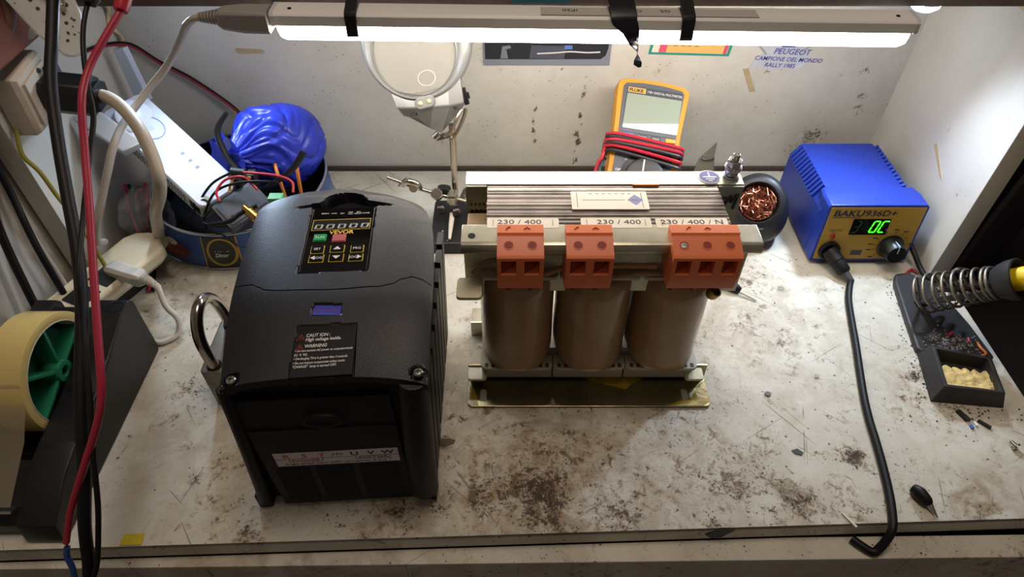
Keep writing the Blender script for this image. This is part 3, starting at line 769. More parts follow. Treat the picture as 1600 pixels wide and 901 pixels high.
# coils wrapped in paper
for i, x in enumerate((4, 64, 124)):
    g = G()
    def cs(r, z, sx=1.):
        return [(x+(abs(math.cos(a))**.80*math.copysign(1, math.cos(a)))*29.6*r, 368+(abs(math.sin(a))**.95*math.copysign(1, math.sin(a)))*40*r+1.1*abs(noise.noise(Vector((x*.02+math.cos(a)*2.2+z*.022, z*.012-math.cos(a)*1.2, i*3.)))), z) for a in [2*math.pi*k/56 for k in range(56)]]
    g.loft([cs(.93, 26), cs(.985, 28.5), cs(1, 34)]+[cs(1-.01*math.sin((z_-34)/78*3.1), z_) for z_ in range(38, 112, 4)]+[cs(1.0, 114), cs(.97, 122), cs(.9, 125)])
    g.done('coil', WRAP, tr, sharp=60)
    g = G(); g.prism(rrect(x-29.7, x+29.7, 334, 408, 5), 23, 26); g.box(x-29.4, x+29.4, 341, 342.8, 5, 23.2); g.done('bobbin_flange', CARD, tr, bev=.5)
    g = G(); g.prism(rrect(x-29.7, x+29.7, 336, 408, 5), 126, 129); g.done('bobbin_flange', CARD, tr, bev=.5)
    for dx in (-25, -19.5, -14, 14, 19.5, 25):
        g = G(); g.prism(rrect(x+dx-1.5, x+dx+1.5, 335.4, 339.5, .8), 25.9, 26.25); g.done('flange_slot', mat('slot_dark', '4a463c', .7), tr)
# corner tabs of the bobbins
for x, z in ((-30, 128),):
    g = G(); g.prism(rrect(x-9, x+9, 316, 336, 3), z-1.5, z+1.5); g.box(x-9, x+9, 333, 336, z-16, z); g.done('bobbin_tab', mat('bobbin_clear', 'c6c09f', .25, vary=.2), tr, bev=.6)
for x, s_ in ((-29, 1), (152, 1)):
    g = G(); g.prism(rrect(x-8, x+8, 330, 345, 3), 14, 16.5); g.done('bobbin_tab', mat('bobbin_clear', 'c6c09f', .25, vary=.2), tr, bev=.6)
# upper clamping rails
g = G(); prof = [(345.6, 108), (345.6, 170.4), (328, 170.4), (325.6, 169.6), (324.6, 167.5), (324.6, 163), (326.6, 163), (326.6, 167), (327.6, 168.2), (343.4, 168.2), (343.4, 108)]
g.prism(prof, -34, 166.5, 'x')
rail = g.done('clamping_rail', ZP, tr, bev=.4)
g = G(); g.cyl((-27, 334, 170.3), (-27, 334, 170.65), 2.5, n=18); g.box(-20, -9, 342.6, 343.6, 150, 160); g.done('rail_hole', mat('slot_black', '121212', .8), rail)
g = G(); prof2 = [(391, 118), (391, 170.4), (406.5, 170.4), (409, 169.2), (409.6, 167), (409.6, 158), (407.6, 158), (407.6, 166.5), (406.5, 168.2), (393.2, 168.2), (393.2, 118)]
g.prism(prof2, -34, 169.5, 'x')
rail2 = g.done('clamping_rail', ZP, tr, bev=.4)
g = G(); g.box(-33.8, -18.5, 388.6, 391, 122, 170); plate0 = g.done('rail_end_plate', mat('zinc_dull', '7d7d72', .45, 1., vary=.2), tr)
g = G(); g.box(150.5, 169, 388.6, 391, 118, 169.8); plate = g.done('rail_end_plate', mat('zinc_dull', '7d7d72', .45, 1., vary=.2), tr)
INK = mat('black_marker', '0d0d0f', .5)
g = G()
g.tube([(155, 388.4, 160), (152.5, 388.4, 157), (154, 388.4, 153), (158, 388.4, 154), (159, 388.4, 159), (155, 388.4, 160)], 1.1, 6, closed=False)
g.tube([(161, 388.4, 162), (162, 388.4, 156), (166, 388.4, 163), (165, 388.4, 150)], 1.2, 6); g.tube([(153, 388.4, 142), (155, 388.4, 137), (160, 388.4, 138)], 1.3, 6)
g.done('marker_scrawl', INK, plate)
g = G()
for k in range(4): g.box(-31+k*3.1, -29.4+k*3.1, 388.3, 388.7, 153, 155); g.box(-31+k*3.4, -28.9+k*3.4, 388.3, 388.7, 147, 149)
g.done('stamp', INK, plate0)
g = G(); g.box(-33, -19, 350, 387, 118, 147); g.done('end_block', mat('wood_block', 'b9a27c', .5, vary=.15), tr, bev=.8)
g = G(); g.box(88, 107, 389.6, 390.8, 168, 170.9); g.done('copper_shim', mat('copper', 'b5683c', .35, 1.), tr)
# paper labels on the core
PAPER = mat('paper_label', 'f4f0de', .35)
def lbl(x0_, x1_, y0_, y1_, text, tx):
    g = G(); g.prism(rrect(x0_, x1_, y0_, y1_, 1), 170.15, 170.55); o = g.done('paper_label', PAPER, tr)
    F = frame((0, 0, 170.55), (1, 0, 0), (0, 1, 0), (0, 0, 1))
    g = G()
    for a in ((x0_+4, x0_+4.3, y0_+2, y1_-1.6), (x1_-4.3, x1_-4, y0_+2, y1_-1.6)): g.box(*a, 170.5, 170.66)
    g.done('rule', DARK_PRINT, o)
    if text: flat_text(text, 4.6, F, tx, 346.0, mat('brown_print', '4b443b', .6), o, z=.08, align='CENTER', sx=1.25)
    return o
lbl(-17, 32, 342, 352.3, '230 / 400', 5); lbl(47, 95.2, 342, 352.3, '230 / 400', 73); lbl(98.2, 147.5, 342, 352.3, '230 / 400 / N', 123)
o = lbl(42, 96.3, 362, 382.4, None, 0)
g = G(); g.prism([(87.5, 366.5), (93, 372.5), (87.5, 378.5), (82, 372.5)], 170.5, 170.7); g.done('diamond_emblem', mat('print_lilac', '8d92c4', .5), o)
F = frame((0, 0, 170.55), (1, 0, 0), (0, 1, 0), (0, 0, 1))
g = G(); g.box(50, 80, 372.2, 372.6, 170.5, 170.65); g.box(84.5, 90.5, 372, 373, 170.6, 170.8)
for k in range(7): g.box(55+k*4.6, 57.4+k*4.6, 379.4, 379.9, 170.5, 170.65)
g.done('faint_print', mat('print_grey', '8f8b80', .6), o)
# earth sticker and ground bolt on the rear rail
ES = frame((145.5, 399.5, 170.5), *ortho((1, 0, 0), (0, 1, 0)))
g = G(ES); g.lathe([(8.2, 0), (8.2, .35), (7.9, .4), (.1, .4)], n=40); es = g.done('earth_sticker', mat('sticker_white', 'd9dbe0', .4), tr, label='round blue earth symbol sticker')
g = G(ES); g.lathe([(7.3, .35), (7.2, .55), (.1, .56)], n=40); g.done('blue_disc', mat('sticker_blue', '303c8c', .4), es)
g = G(ES); g.box(-.6, .6, 0, 5.5, .5, .75); g.box(-5, 5, -1.3, .3, .5, .75); g.box(-3.4, 3.4, -3.4, -2.4, .5, .75); g.box(-1.6, 1.6, -5.4, -4.6, .5, .75); g.done('earth_symbol', mat('sticker_white', 'd9dbe0', .4), es)
def hexa(x, y, z0, z1, r, name, m):
    g = G(); g.lathe([(r*.94, z0), (r, z0+.5), (r, z1-.5), (r*.9, z1)], (x, y, 0), n=6); return g.done(name, m, tr, bev=.25)
CHR = mat('bright_steel', 'd2d2d0', .18, 1.)
bx, by = 161.5, 400
g = G(); g.cyl((bx, by, 165), (bx, by, 190), 2.6, n=20); g.done('ground_bolt', CHR, tr, bev=.4)
hexa(bx, by, 173.5, 178, 5.6, 'nut', CHR); hexa(bx, by, 180.5, 185.5, 5.6, 'nut', CHR)
for z, r in ((170.4, 6.4), (171.8, 5.8), (178.2, 6.2), (179.5, 5.9)):
    g = G(); g.lathe([(r, z), (r, z+1.1), (2.6, z+1.1), (2.6, z)], (bx, by, 0), n=28); g.done('washer', CHR, tr, bev=.15)
# orange terminal blocks with screw and wire openings
ORA = mat('terminal_orange', 'e27a48', .40, bump=.1)
ORD = mat('terminal_recess', '8e3018', .5)
def terminal(x0_, x1_, poles):
    """side profile (y, z); each pole is framed so its wire mouth is a real recess."""
    w = x1_-x0_
    g = G()
    bodyp = [(337.5, 177), (329, 177.3), (328.3, 175.9), (327.4, 175.3), (314, 171.6), (312, 169.8), (311.4, 152), (314, 140.8), (337.5, 138)]
    pitch = w/poles
    back = [(337.5, 177), (329, 177.3), (328.3, 175.9), (327.4, 175.3), (314, 171.6), (312, 169.8), (311.9, 167.6), (322, 166.6), (322, 158), (311.6, 155.6), (311.4, 152), (314, 140.8), (337.5, 138)]
    t = 2.7
    ws = []
    for k in range(poles):
        a = x0_+k*pitch
        g.prism(bodyp, a, a+t, 'x'); g.prism(back, a+t, a+pitch-t, 'x'); g.prism(bodyp, a+pitch-t, a+pitch, 'x')
    body = g.done('terminal_block', ORA, tr, label='orange screw terminal block')
    n = Vector((0, -3.7, 13.4)).normalized(); u = Vector((1, 0, 0)); v = n.cross(u)
    for k in range(poles):
        cx = x0_+(k+.5)*pitch
        F = frame((cx, 320.7, 173.5), u, v, n)
        g = G(F); g.lathe([(3.5, 0), (3.5, .35), (2.9, .35), (2.9, .05)], n=24); g.done('screw_hole_rim', ORA, body)
        g = G(F); g.lathe([(2.9, 0), (2.9, .14), (.1, .14)], n=24); g.done('screw_hole', ORD, body)
        if poles == 3 and k == 0:
            g = G(F); g.lathe([(2.3, .1), (2.2, .5), (.1, .6)], n=20); g.box(-2, 2, -.3, .3, .5, .8); g.done('screw', STEEL, body)
        # sloping floor of the mouth
        g = G(); g.loft([[(cx-pitch/2+t, 321.8, 166), (cx-pitch/2+t, 321.8, 158.2), (cx-pitch/2+t, 312.6, 156)], [(cx+pitch/2-t, 321.8, 166), (cx+pitch/2-t, 321.8, 158.2), (cx+pitch/2-t-3, 317, 157)]]); g.done('mouth_floor', ORD, body)
    g = G()
    gx = (x0_+x1_)/2-w*.18
    g.tube([(gx-4, 332, 177.4), (gx-2.5, 334.5, 177.4), (gx-1, 334.5, 177.4)], .35, 5, smooth=0); g.tube([(gx+8, 332.5, 177.4), (gx+10, 334.4, 177.4), (gx+12, 332.5, 177.4)], .35, 5, smooth=0)
    g.done('embossed_mark', ORD, body)
    # clip legs and tails under the block
    for k in range(poles):
        cx = x0_+(k+.5)*pitch
        g = G(); g.cyl((cx, 327, 128), (cx, 327, 141), 2.6, n=12); g.done('wire_tail', mat('lead_brown', '5b3a2c', .5), body)
terminal(-9.8, 20.8, 2); terminal(35.4, 66.2, 2); terminal(104.6, 149.8, 3)
# loose winding leads below the rail
for pts, c in (([(22, 330, 138), (40, 336, 140), (70, 334, 143), (100, 330, 146)], 'a98e66'), ([(68, 334, 132), (80, 330, 138), (92, 328, 141), (104, 330, 140)], '8b7352'), ([(-28, 330, 140), (-18, 334, 146), (-8, 332, 150)], '8b7352')):
    g = G(); g.tube(pts, 2.0, 8); g.done('winding_lead', mat('lead_'+c, c, .5), tr)
g = G(); g.lathe([(3.4, 0), (4.6, 2), (4.8, 7), (3.7, 7), (3.5, 2)], (141, 326, 121), (.35, -.2, .9), 24); g.done('brass_ferrule', mat('brass_dull', 'a98d4a', .35, 1.), tr)
g = G(); g.loft([[(150, 336, 126), (160, 340, 132), (150, 344, 138)], [(168, 352, 106), (170, 352, 108), (166, 354, 110)]]); g.done('paper_flap', mat('kraft_light', 'b8a684', .45), tr)
# padlock between tape and inverter
pk = thing('padlock', 'steel padlock standing left of the black inverter with its chrome shackle arch up', 'padlock', (-234, 345, 0))
g = G(); g.prism(rrect(-246, -221, 316, 372, 3), 0, 44); g.done('lock_body', mat('lock_steel', '7c766b', .4, .8, vary=.3, vscale=80), pk, bev=1.2)
g = G(); g.tube([(-236, 323, 40), (-237, 322.5, 60), (-238, 325, 76), (-238.5, 333, 88), (-238.5, 344, 92.5), (-238.5, 355, 88), (-238, 363, 76), (-237, 366, 60), (-236, 366, 40)], 4.6, 18, smooth=5)
g.done('shackle', mat('shackle_chrome', 'a39c94', .16, 1.), pk)
for y in (323, 366):
    g = G(); g.lathe([(6, 44), (6, 44.5), (4.8, 44.6), (4.7, 44)], (-236, y, 0), n=24); g.done('shackle_seat', RUBBER, pk)
# ---------------------------------------------------------------- multimeter leaning on the back wall
MO = (146.0, 621.6, 127.2)
MU, MV, MN = ortho((.98769, -.11584, -.10512), (.15643, .73138, .66373))
MF = frame(MO, MU, MV, MN)
W_ = Matrix(((MU.x, MV.x, MN.x, MO[0]*S), (MU.y, MV.y, MN.y, MO[1]*S), (MU.z, MV.z, MN.z, MO[2]*S), (0, 0, 0, 1)))
mm_ = thing('multimeter', 'yellow and grey digital multimeter leaning on the back wall wrapped in leads', 'multimeter', MO, M=W_ @ Matrix.Translation((0, -.14, -.02)))
GM = lambda: G(MF)
outline = [(-30, 1.5), (-10, 3.2), (12, 3), (31, .5)] 
def mo(k):   # outline of the rubber holster, inset k
    R_ = [(37.5-k, -6), (36.2-k, -28), (34.8-k, -52), (34.8-k, -90), (37-k, -120), (37-k, -134), (32-k, -139.5+k), (-32+k, -139.5+k), (-37+k, -134), (-37+k, -120), (-35+k, -90), (-35+k, -52), (-36.5+k, -28), (-37.5+k, -6), (-35+k, -1.5-k*.6), (-30+k, .8-k), (-10, 2.2-k), (12, 2-k), (31-k, .2-k), (35.5-k, -2.5-k*.6)]
    return R_
g = GM(); g.loft([[(x, y, -24) for x, y in mo(2)], [(x, y, -20) for x, y in mo(0)], [(x, y, -3) for x, y in mo(0)], [(x, y, 0) for x, y in mo(1.2)]])
g.done('holster', mat('meter_yellow', 'd9962a', .5, bump=.15), mm_, sharp=50)
face = [(31.5, -8), (30.5, -28), (29.5, -52), (29.5, -90), (31, -136), (-30.5, -136), (-29.5, -90), (-29.5, -52), (-30.5, -28), (-31, -8), (-28.5, -4.6), (-12, -2.6), (10, -2.8), (28.5, -5)]
g = GM(); g.prism(face, -.5, 1.1); g.done('face_plate', mat('meter_grey', '575b64', .45), mm_, bev=.6)
g = GM(); g.prism(rrect(-27.5, 29.5, -55, -7.5, 2), 1.0, 1.5); g.done('display_frame', mat('meter_dark', '434750', .35), mm_, bev=.2)
g = GM(); g.prism(rrect(-26.3, 29.6, -50.8, -15.2, 1), 1.5, 1.75); g.done('display', mat('lcd_glass', '9aa594', .07, coat=1.), mm_, label='glossy grey green liquid crystal display')
g = GM(); g.box(-26, -8, -13.8, -8.6, 1.5, 1.7); bd = g.done('brand_badge', mat('badge_yellow', 'd6a44a', .5), mm_)
flat_text('FLUKE', 3.1, MF, -25, -12.8, DARK_PRINT, bd, z=1.72, sx=1.2, bold=.18)
flat_text('17B+ DIGITAL MULTIMETER', 2.3, MF, -6.5, -12.4, WHITE_PRINT, mm_, z=1.52, sx=.92)
for x, c, nm in ((-19, '5a6db8', 'blue function key'), (-5, '33363c', None), (9, '33363c', None), (24, 'e0a52c', 'yellow function key')):
    g = GM(); g.prism(rrect(x-5, x+5, -60, -55.8, 1), 1, 2.4); k = g.done('key', mat('key_'+c, c, .45), mm_, bev=.4, label=nm)
    if c == '33363c': flat_text('RANGE' if x < 0 else 'HOLD', 1.9, MF, x, -58.9, WHITE_PRINT, k, z=2.42, align='CENTER')
g = GM(); g.lathe([(25, 1), (25, 1.6), (20, 1.8), (19, 6.5), (17, 7.5), (.1, 7.6)], (3, -99, 0), n=44); dl = g.done('rotary_dial', mat('dial_dark', '2a2b2e', .4), mm_)
g = GM(); g.box(-.8, .8, -98, -82, 7.5, 7.9); g.done('dial_pointer', WHITE_PRINT, dl)
flat_text('OFF', 2.6, MF, -27, -95.6, WHITE_PRINT, mm_, z=1.15, sx=1.1, bold=.08); flat_text('V~', 2.6, MF, -19, -84, WHITE_PRINT, mm_, z=1.15)
for x in (-20, -7, 7, 20):
    g = GM(); g.lathe([(4.2, 1), (4.2, 2), (2.4, 2), (2.4, 1.1)], (x, -128, 0), n=20); g.done('jack', RUBBER, mm_)
# test leads wound round it
RED = mat('lead_red', 'c2293a', .38); BLK = mat('lead_black', '2a2d33', .4)
def wind(ys, m, name, label, tail):
    g = GM(); pts = []
    for i, (yl, yr) in enumerate(ys):
        zf = 4.2+(i % 2)*1.2
        pts += [(-39.5, yl+.4, -8), (-39, yl, 0), (-30, yl+.2, zf+1), (0, (yl+yr)/2+.5, zf+1.2), (30, yr+.2, zf), (38.3, yr, -1), (39, yr-.5, -12), (36, yr-1, -25), (0, (yr+yl)/2-1, -29), (-36, yl-1.5, -26)]
    pts = tail+pts
    g.tube([p for p in pts], 1.9, 8, smooth=3)
    o = g.done(name, m); tag(o, label, 'test lead'); return o
wind([(-59.5, -64), (-66, -68.5), (-72, -78)], RED, 'red_test_lead', 'red test lead wound around the yellow multimeter', [(-27, -128, 6), (-38, -118, 6), (-46, -104, 2), (-45, -92, 0), (-41, -80, 0)])
wind([(-62.5, -67), (-69.3, -72.5), (-77, -84)], BLK, 'black_test_lead', 'black test lead wound around the yellow multimeter', [(-20, -128, 8), (-36, -114, 7), (-43, -100, 5), (-41, -90, 4), (-40, -84, -4)])

# pointed scraper blade standing behind the transformer
sc_ = thing('scraper', 'translucent grey pointed blade upright behind the transformer right of the multimeter', 'tool', (205, 585, 0))
g = G(); g.loft([[(198.5, 596, 33), (221, 594, 33), (221, 595.5, 33), (198.5, 597.5, 33)], [(201, 597, 50), (217.5, 596, 52), (217.5, 597.4, 52), (201, 598.4, 50)], [(204.5, 597.5, 55), (217, 596.5, 56), (217, 597.6, 56), (204.5, 598.6, 55)], [(216.4, 598.4, 71), (217, 598.4, 71.3), (217, 599, 71.3), (216.4, 599, 71)]])
g.done('blade', mat('frosted_grey', '8f8b80', .25, .5, vary=.2), sc_)
g = G(); g.loft([[(x, y, z) for x, y in ((199, 590), (222, 588), (222, 600), (199, 602))] for z in (0, 24)]+[[(199, 593, 36), (221, 591, 36), (221, 598, 36), (199, 600, 36)]])
g.done('handle', mat('grey_handle', '77736a', .4), sc_, bev=1)
g = G(); g.tube([(204, 596, 52), (211, 595.4, 50.5), (217, 596, 53)], 1.1, 8); g.done('solder_bead', mat('dull_solder', '5d5a56', .35, .8), sc_)

# ---------------------------------------------------------------- magnifier on a helping hand stand
mg = thing('helping_hand_magnifier', 'silver magnifying glass with lights on a black helping hand stand', 'magnifier', (-58, 540, 0))
CI = mat('cast_iron', '17181a', .5, bump=.3, bscale=300, vary=.3)
NK = mat('nickel', 'bdb3a4', .25, 1., vary=.1)
g = G(); g.prism(rrect(-84, -26, 502, 574, 4), 0, 14); g.done('iron_base', CI, mg, bev=2)
g = G(); 
for x, y, r in ((-75, 512, 1.1), (-73, 509, .8), (-76, 516, .7), (-72, 522, 1), (-66, 507, .6)): g.ball((x, y, 14), r, 8, (1, 1, .4))
g.done('paint_chip', mat('pale_chip', 'b9b9b4', .6), mg)
g = G(); g.cyl((-60.5, 560, 14), (-58.2, 560, 116), 3.2, n=20); g.done('pole', NK, mg)
g = G(); g.tube([(-128, 556, 57), (-104, 551, 49.5), (-76, 547, 42), (-52, 544, 36.5), (-34, 542, 32)], 2.1, 14, smooth=0); g.done('cross_bar', NK, mg)
g = G(); g.lathe([(5.2, -5), (6, -4), (6, 4), (5.2, 5)], (-77, 543, 45), (0, -.7, .7), 24); g.done('joint_nut', NK, mg)
g = G(); g.box(-67, -56, 538, 552, 33, 46); g.done('joint_block', NK, mg, bev=2.4)
g = G(); g.lathe([(6.5, -4), (7, -3), (7, 3), (6.5, 4)], (-70.5, 553, 43), (.1, .3, 1), 18); g.done('knob', RUBBER, mg, bev=.3)
g = G(); g.lathe([(5, -3.5), (5.6, -2.5), (5.6, 2.5), (5, 3.5)], (-73, 538, 30), (.9, .2, .2), 16); g.lathe([(5, -4), (5.8, -3), (5.8, 3), (5, 4)], (-58, 537, 27), (.9, .2, .1), 16); g.done('thumb_wheel', mat('dark_nickel', '4e4a45', .35, .9), mg)
g = G(); g.tube([(-62, 536, 26), (-63, 526, 20), (-63.5, 512, 17), (-63.5, 506, 16.4)], [3, 2.6, 1.8, 1.2], 10); g.done('crocodile_clip', mat('ivory_clip', 'cfc4ad', .4), mg)
g = G(); g.loft([[(-56, 545, 36), (-50, 552, 46), (-49, 553, 46), (-55, 545, 35)], [(-44, 541, 32), (-43, 549, 43), (-42, 549, 42.6), (-43, 541, 31)]]); g.tube([(-50, 548, 40), (-44, 546, 30), (-47, 543, 26)], 1.2, 8); g.done('wing_bracket', NK, mg)
g = G(); g.tube([(-112, 552, 51), (-107, 548, 58), (-98, 547, 56), (-95, 549, 49)], 3.6, 10); g.tube([(-116, 548, 52), (-106, 546, 63)], 1.2, 8, smooth=0); g.lathe([(4.4, -3), (4.4, 3)], (-101, 546, 51), (.2, -.8, .5), 14); g.done('clamp', NK, mg)
HO = (-89.6, 585, 183.2)
HU, HV = Vector((.9663, .1016, .2365)), Vector((-.2574, .3814, .8879)); HN = HU.cross(HV)
HF = frame(HO, HU, HV, HN)
GH = lambda: G(HF)
SIL = mat('silver_plastic', '989896', .38, .3)
g = GH(); C_ = (-2, -5.5, 0); CO = (2.2, 2.5)
prof = [(38.0, -4), (37.6, 1), (38.6, 3.6), (39.8, 2.6), (41.2, 4.6), (45, 7.4), (48.6, 6.2), (51.2, 1.5), (51.4, -4), (50, -7), (42, -7.5), (38.2, -5)]
rings = [[(C_[0]+(CO[0]-C_[0])*(r-38)/13.4+r*math.cos(a), C_[1]+(CO[1]-C_[1])*(r-38)/13.4+r*math.sin(a), z) for a in [2*math.pi*k/72 for k in range(72)]] for r, z in prof]
g.loft(rings+[rings[0]], cap=False); g.done('lens_ring', SIL, mg, sharp=50)
GL = bpy.data.materials.new('lens_glass'); GL.use_nodes = True
_b = GL.node_tree.nodes['Principled BSDF']; _b.inputs['Roughness'].default_value = .03; _b.inputs['IOR'].default_value = 1.49; _b.inputs['Base Color'].default_value = srgb('dcd8cc'); _b.inputs['Alpha'].default_value = .16
g = GH(); n_ = 8
g.lathe([(.1, 1.8)]+[(38.2*k/n_, 1.8-2.0*(k/n_)**2) for k in range(1, n_+1)]+[(38.2*k/n_, -3.6+1.6*(k/n_)**2) for k in range(n_, 0, -1)]+[(.1, -3.6)], (C_[0], C_[1], 0), n=64); g.done('lens', GL, mg, sharp=80)
g = GH(); g.tube([(2.2+8.2*math.cos(a), -29.5+6.8*math.sin(a), 1.1) for a in [2*math.pi*k/28 for k in range(28)]], .32, 6, smooth=0, closed=True); g.done('inset_lens_rim', mat('glass_edge', 'e6e4dc', .15), mg)
top_edge = [(-34, -31), (-23, -41), (0, -46.5), (19, -42.5), (33.5, -32)]
mid_edge = [(-32.5, -47), (-18, -51), (0, -55), (16, -58), (30, -58.5)]
low_edge = [(-30.6, -57.5), (-17, -64.5), (-9.5, -75), (-.5, -82), (27.4, -64)]
g = GH()
g.loft([[(x, y, 4.0) for x, y in top_edge]+[(x, y, -13) for x, y in reversed(top_edge)],
        [(x, y, 7.5) for x, y in mid_edge]+[(x, y, -13) for x, y in reversed(mid_edge)],
        [(x, y-1.5, 6.8) for x, y in mid_edge]+[(x, y, -13) for x, y in reversed(low_edge)]])
g.done('lamp_housing', SIL, mg, bev=.8)
g = GH()
g.loft([[(x*.985, y-1.2, 6.6) for x, y in mid_edge]+[(x*.98, y+1, -12) for x, y in reversed(mid_edge)],
        [(x, y, -4 if k in (0, 4) else -6) for k, (x, y) in enumerate(low_edge)]+[(x, y, -12) for x, y in reversed(low_edge)]])
g.done('housing_chin', mat('silver_plastic_dull', '8b8b89', .45, .2), mg, bev=.4)
CU, CV, CN = ortho((56, -6.5, 0), (0, -9.5, -10.8))
CF = HF @ frame((0, -60, 1.2), CU, -CV, -CN if CN.z < 0 else CN)
flat_text('CE', 4.2, CF, -23, -1.5, DARK_PRINT, mg, z=.9, sx=1.15)
g = G(CF); g.box(-2, 13, .4, 1.2, .7, 1.0); g.box(13, 22, -1, 2.5, .7, 1.0); g.box(-6, 6, 3, 3.7, .7, 1.0); g.done('approval_print', mat('print_grey_dark', '5d5c5a', .6), mg)
g = GH(); g.prism([(x*1.0-5.2, y-49.6) for x, y in rrect(-9.8, 9.8, -5.4, 5.4, 5)], 4, 8.6); pod = g.done('light_pod', SIL, mg, bev=.8)
g = GH(); g.prism([(x-5.2, y-49.6) for x, y in rrect(-8.2, 8.2, -4, 4, 3.9)], 8.5, 8.8); g.done('pod_window', mat('pod_grey', '9e9c98', .3), pod)
for x in (-9.3, -1.0):
    g = GH(); g.ball((x, -49.6, 8.8), 2.3, 14, (1, 1, .7)); g.done('light_bulb', mat('led_yellow', 'd8d2a0', .15), pod)
g = GH(); g.box(29.5, 34, -63, -47, -8, -1); sw = g.done('switch', RUBBER, mg, bev=.8)
g = GH(); g.box(33.6, 36, -58, -52, -7, -2); g.done('switch_slider', RUBBER, sw, bev=.5)
g = GH(); g.tube([(2, -86, 0), (10, -82, 1.5), (20, -71, 1.5), (26, -66, 0)], 1.8, 8); g.tube([(6, -90, -6), (14, -86, -5), (26, -72, -5), (29, -66, -5)], 1.8, 8); g.lathe([(3.6, -3), (3.6, 3)], (-5, -83, 0), (.8, .4, 0), 12); g.box(-6, 6, -88, -83, -9, 0); g.done('swivel_bracket', NK, mg)
g = G(CF); g.lathe([(1.9, .6), (1.9, 1.2), (.2, 1.4)], (-4, -7.5, 0), n=14); g.done('screw', mat('dark_nickel', '4e4a45', .35, .9), mg)
# ---------------------------------------------------------------- soldering station
ss = thing('soldering_station', 'blue soldering station with yellow front panel and green digits', 'soldering station', (345, 540, 0))
BLU = mat('station_blue', '1f399e', .4, bump=.12, bscale=900)
g = G()
g.loft([[(300, y, 5), (392, y, 5), (391, y, 52), (385, y, 66.5), (309, y, 66.5), (300.5, y, 54)] for y in (505, 604)])
g.done('case', BLU, ss, bev=1.2)
# bezel frame
bz = lambda y, z: y+(z-4)*.12
g = G(); out = [(300.5, 4), (397.5, 4), (398.6, 66), (396, 68.5), (304.5, 68.5), (302.2, 66)]
g.loft([[(x, bz(488, z), z) for x, z in out], [(x, bz(506, z), z) for x, z in out], [(x-(x-349)*.05, bz(518, z), 5+(z-5)*.985) for x, z in out]])
g.done('bezel', BLU, ss, bev=.9)
SU, SV, SN = ortho((1, 0, 0), (0, .12, 1))
SF = frame((350, bz(488, 36.5), 36.5), SU, SV, SN)
GS = lambda: G(SF)
g = GS(); g.prism([(-46.5, -30), (45, -30), (46, 29.5), (-44.8, 29.5)], -.4, .5); pn = g.done('front_panel', mat('panel_yellow', 'b28f33', .5, vary=.05), ss, label='ochre yellow front panel')
flat_text('BAKU', 6.6, SF, -41.5, 20.2, mat('navy_print', '1b2340', .5), pn, z=.52, sx=1.25, bold=.26, shear=.12)
flat_text('936D+', 6.6, SF, -11.5, 20.2, mat('navy_print', '1b2340', .5), pn, z=.52, sx=1.2, bold=.15, shear=.12)
g = GS(); g.box(-41.5, -14, 18.2, 18.9, .5, .6); g.done('underline', mat('navy_print', '1b2340', .5), pn)
g = GS(); g.box(-20, 16, -1, 17, .3, .8); dp = g.done('display', mat('display_black', '07100b', .1), ss)
g = GS()
GRN = mat('digit_green', '20ff30', .4, emit='35ff20', estr=3.2)
g = GS()
def seg7(G_, x, y, segs, h=12.5, w=5.6, z=.95):
    sk = .22; Q = lambda a, b: (x+a+b*sk, y+b, z)
    D = {'a': ((0, h), (w, h)), 'b': ((w, h/2), (w, h)), 'c': ((w, 0), (w, h/2)), 'd': ((0, 0), (w, 0)), 'e': ((0, 0), (0, h/2)), 'f': ((0, h/2), (0, h)), 'g': ((0, h/2), (w, h/2))}
    for c in segs:
        a, b = D[c]; a = Vector(Q(*a)); b = Vector(Q(*b)); d = (b-a)*.08
        G_.tube([tuple(a+d), tuple(b-d)], .55, 6, smooth=0)
seg7(g, -1.6, 2, 'abcdef'); seg7(g, 7.2, 2, 'adef'); g.done('lit_digits', GRN, dp)
g = GS(); seg7(g, -17.8, 2, 'abcdg', 12.5, 4); g.done('unlit_digit', mat('digit_dim', '1d3a24', .4), dp)
flat_text('HEATER', 2.1, SF, -40, 3.0, DARK_PRINT, pn, z=.52, sx=1.2)
g = GS(); g.lathe([(2.6, .4), (2.4, 2.0), (1.2, 3.0), (.1, 3.2)], (-35, -2.8, 0), n=20); g.done('heater_light', mat('led_red', '8a1c14', .2), ss)
g = GS(); g.lathe([(13, .4), (13, 1.4), (11, 2.2), (9.6, 15), (9, 16), (.1, 16.2)], (26, -15, 0), n=40); kn = g.done('temperature_knob', mat('knob_black', '131314', .35), ss)
g = GS(); g.box(24.9, 25.9, -13, -5.4, 16, 16.5); g.box(24.6, 25.7, -6, -4.6, 3, 16.4); g.done('pointer_line', mat('pointer_blue', 'a4cbe0', .4), kn)
ts = GS(); 
for k, t in enumerate((-140, -168, -188, 150, 122, 90, 62, 38, 8)):
    a = math.radians(t); c = Vector((26+15.2*math.cos(a), -15+15.2*math.sin(a), .55)); d = Vector((26+17.2*math.cos(a), -15+17.2*math.sin(a), .55))
    ts.tube([tuple(c), tuple(d)], .35, 5, smooth=0)
    if k not in (7,): ts.box(26+20.5*math.cos(a)-2.4, 26+20.5*math.cos(a)+2.4, -15+19.6*math.sin(a)-.6, -15+19.6*math.sin(a)+.6, .5, .65)
ts.done('scale_marks', DARK_PRINT, pn)
g = GS(); g.box(-11, 0, -25.5, -19.5, .5, .65); g.done('print_block', mat('print_slate', '3a4652', .5), pn)
g = GS(); g.lathe([(10.5, .4), (10.5, 3.5), (9.5, 4.2), (8.2, 4.2), (8.2, 1)], (-33.5, -19.5, 0), n=30); g.done('socket', RUBBER, ss)
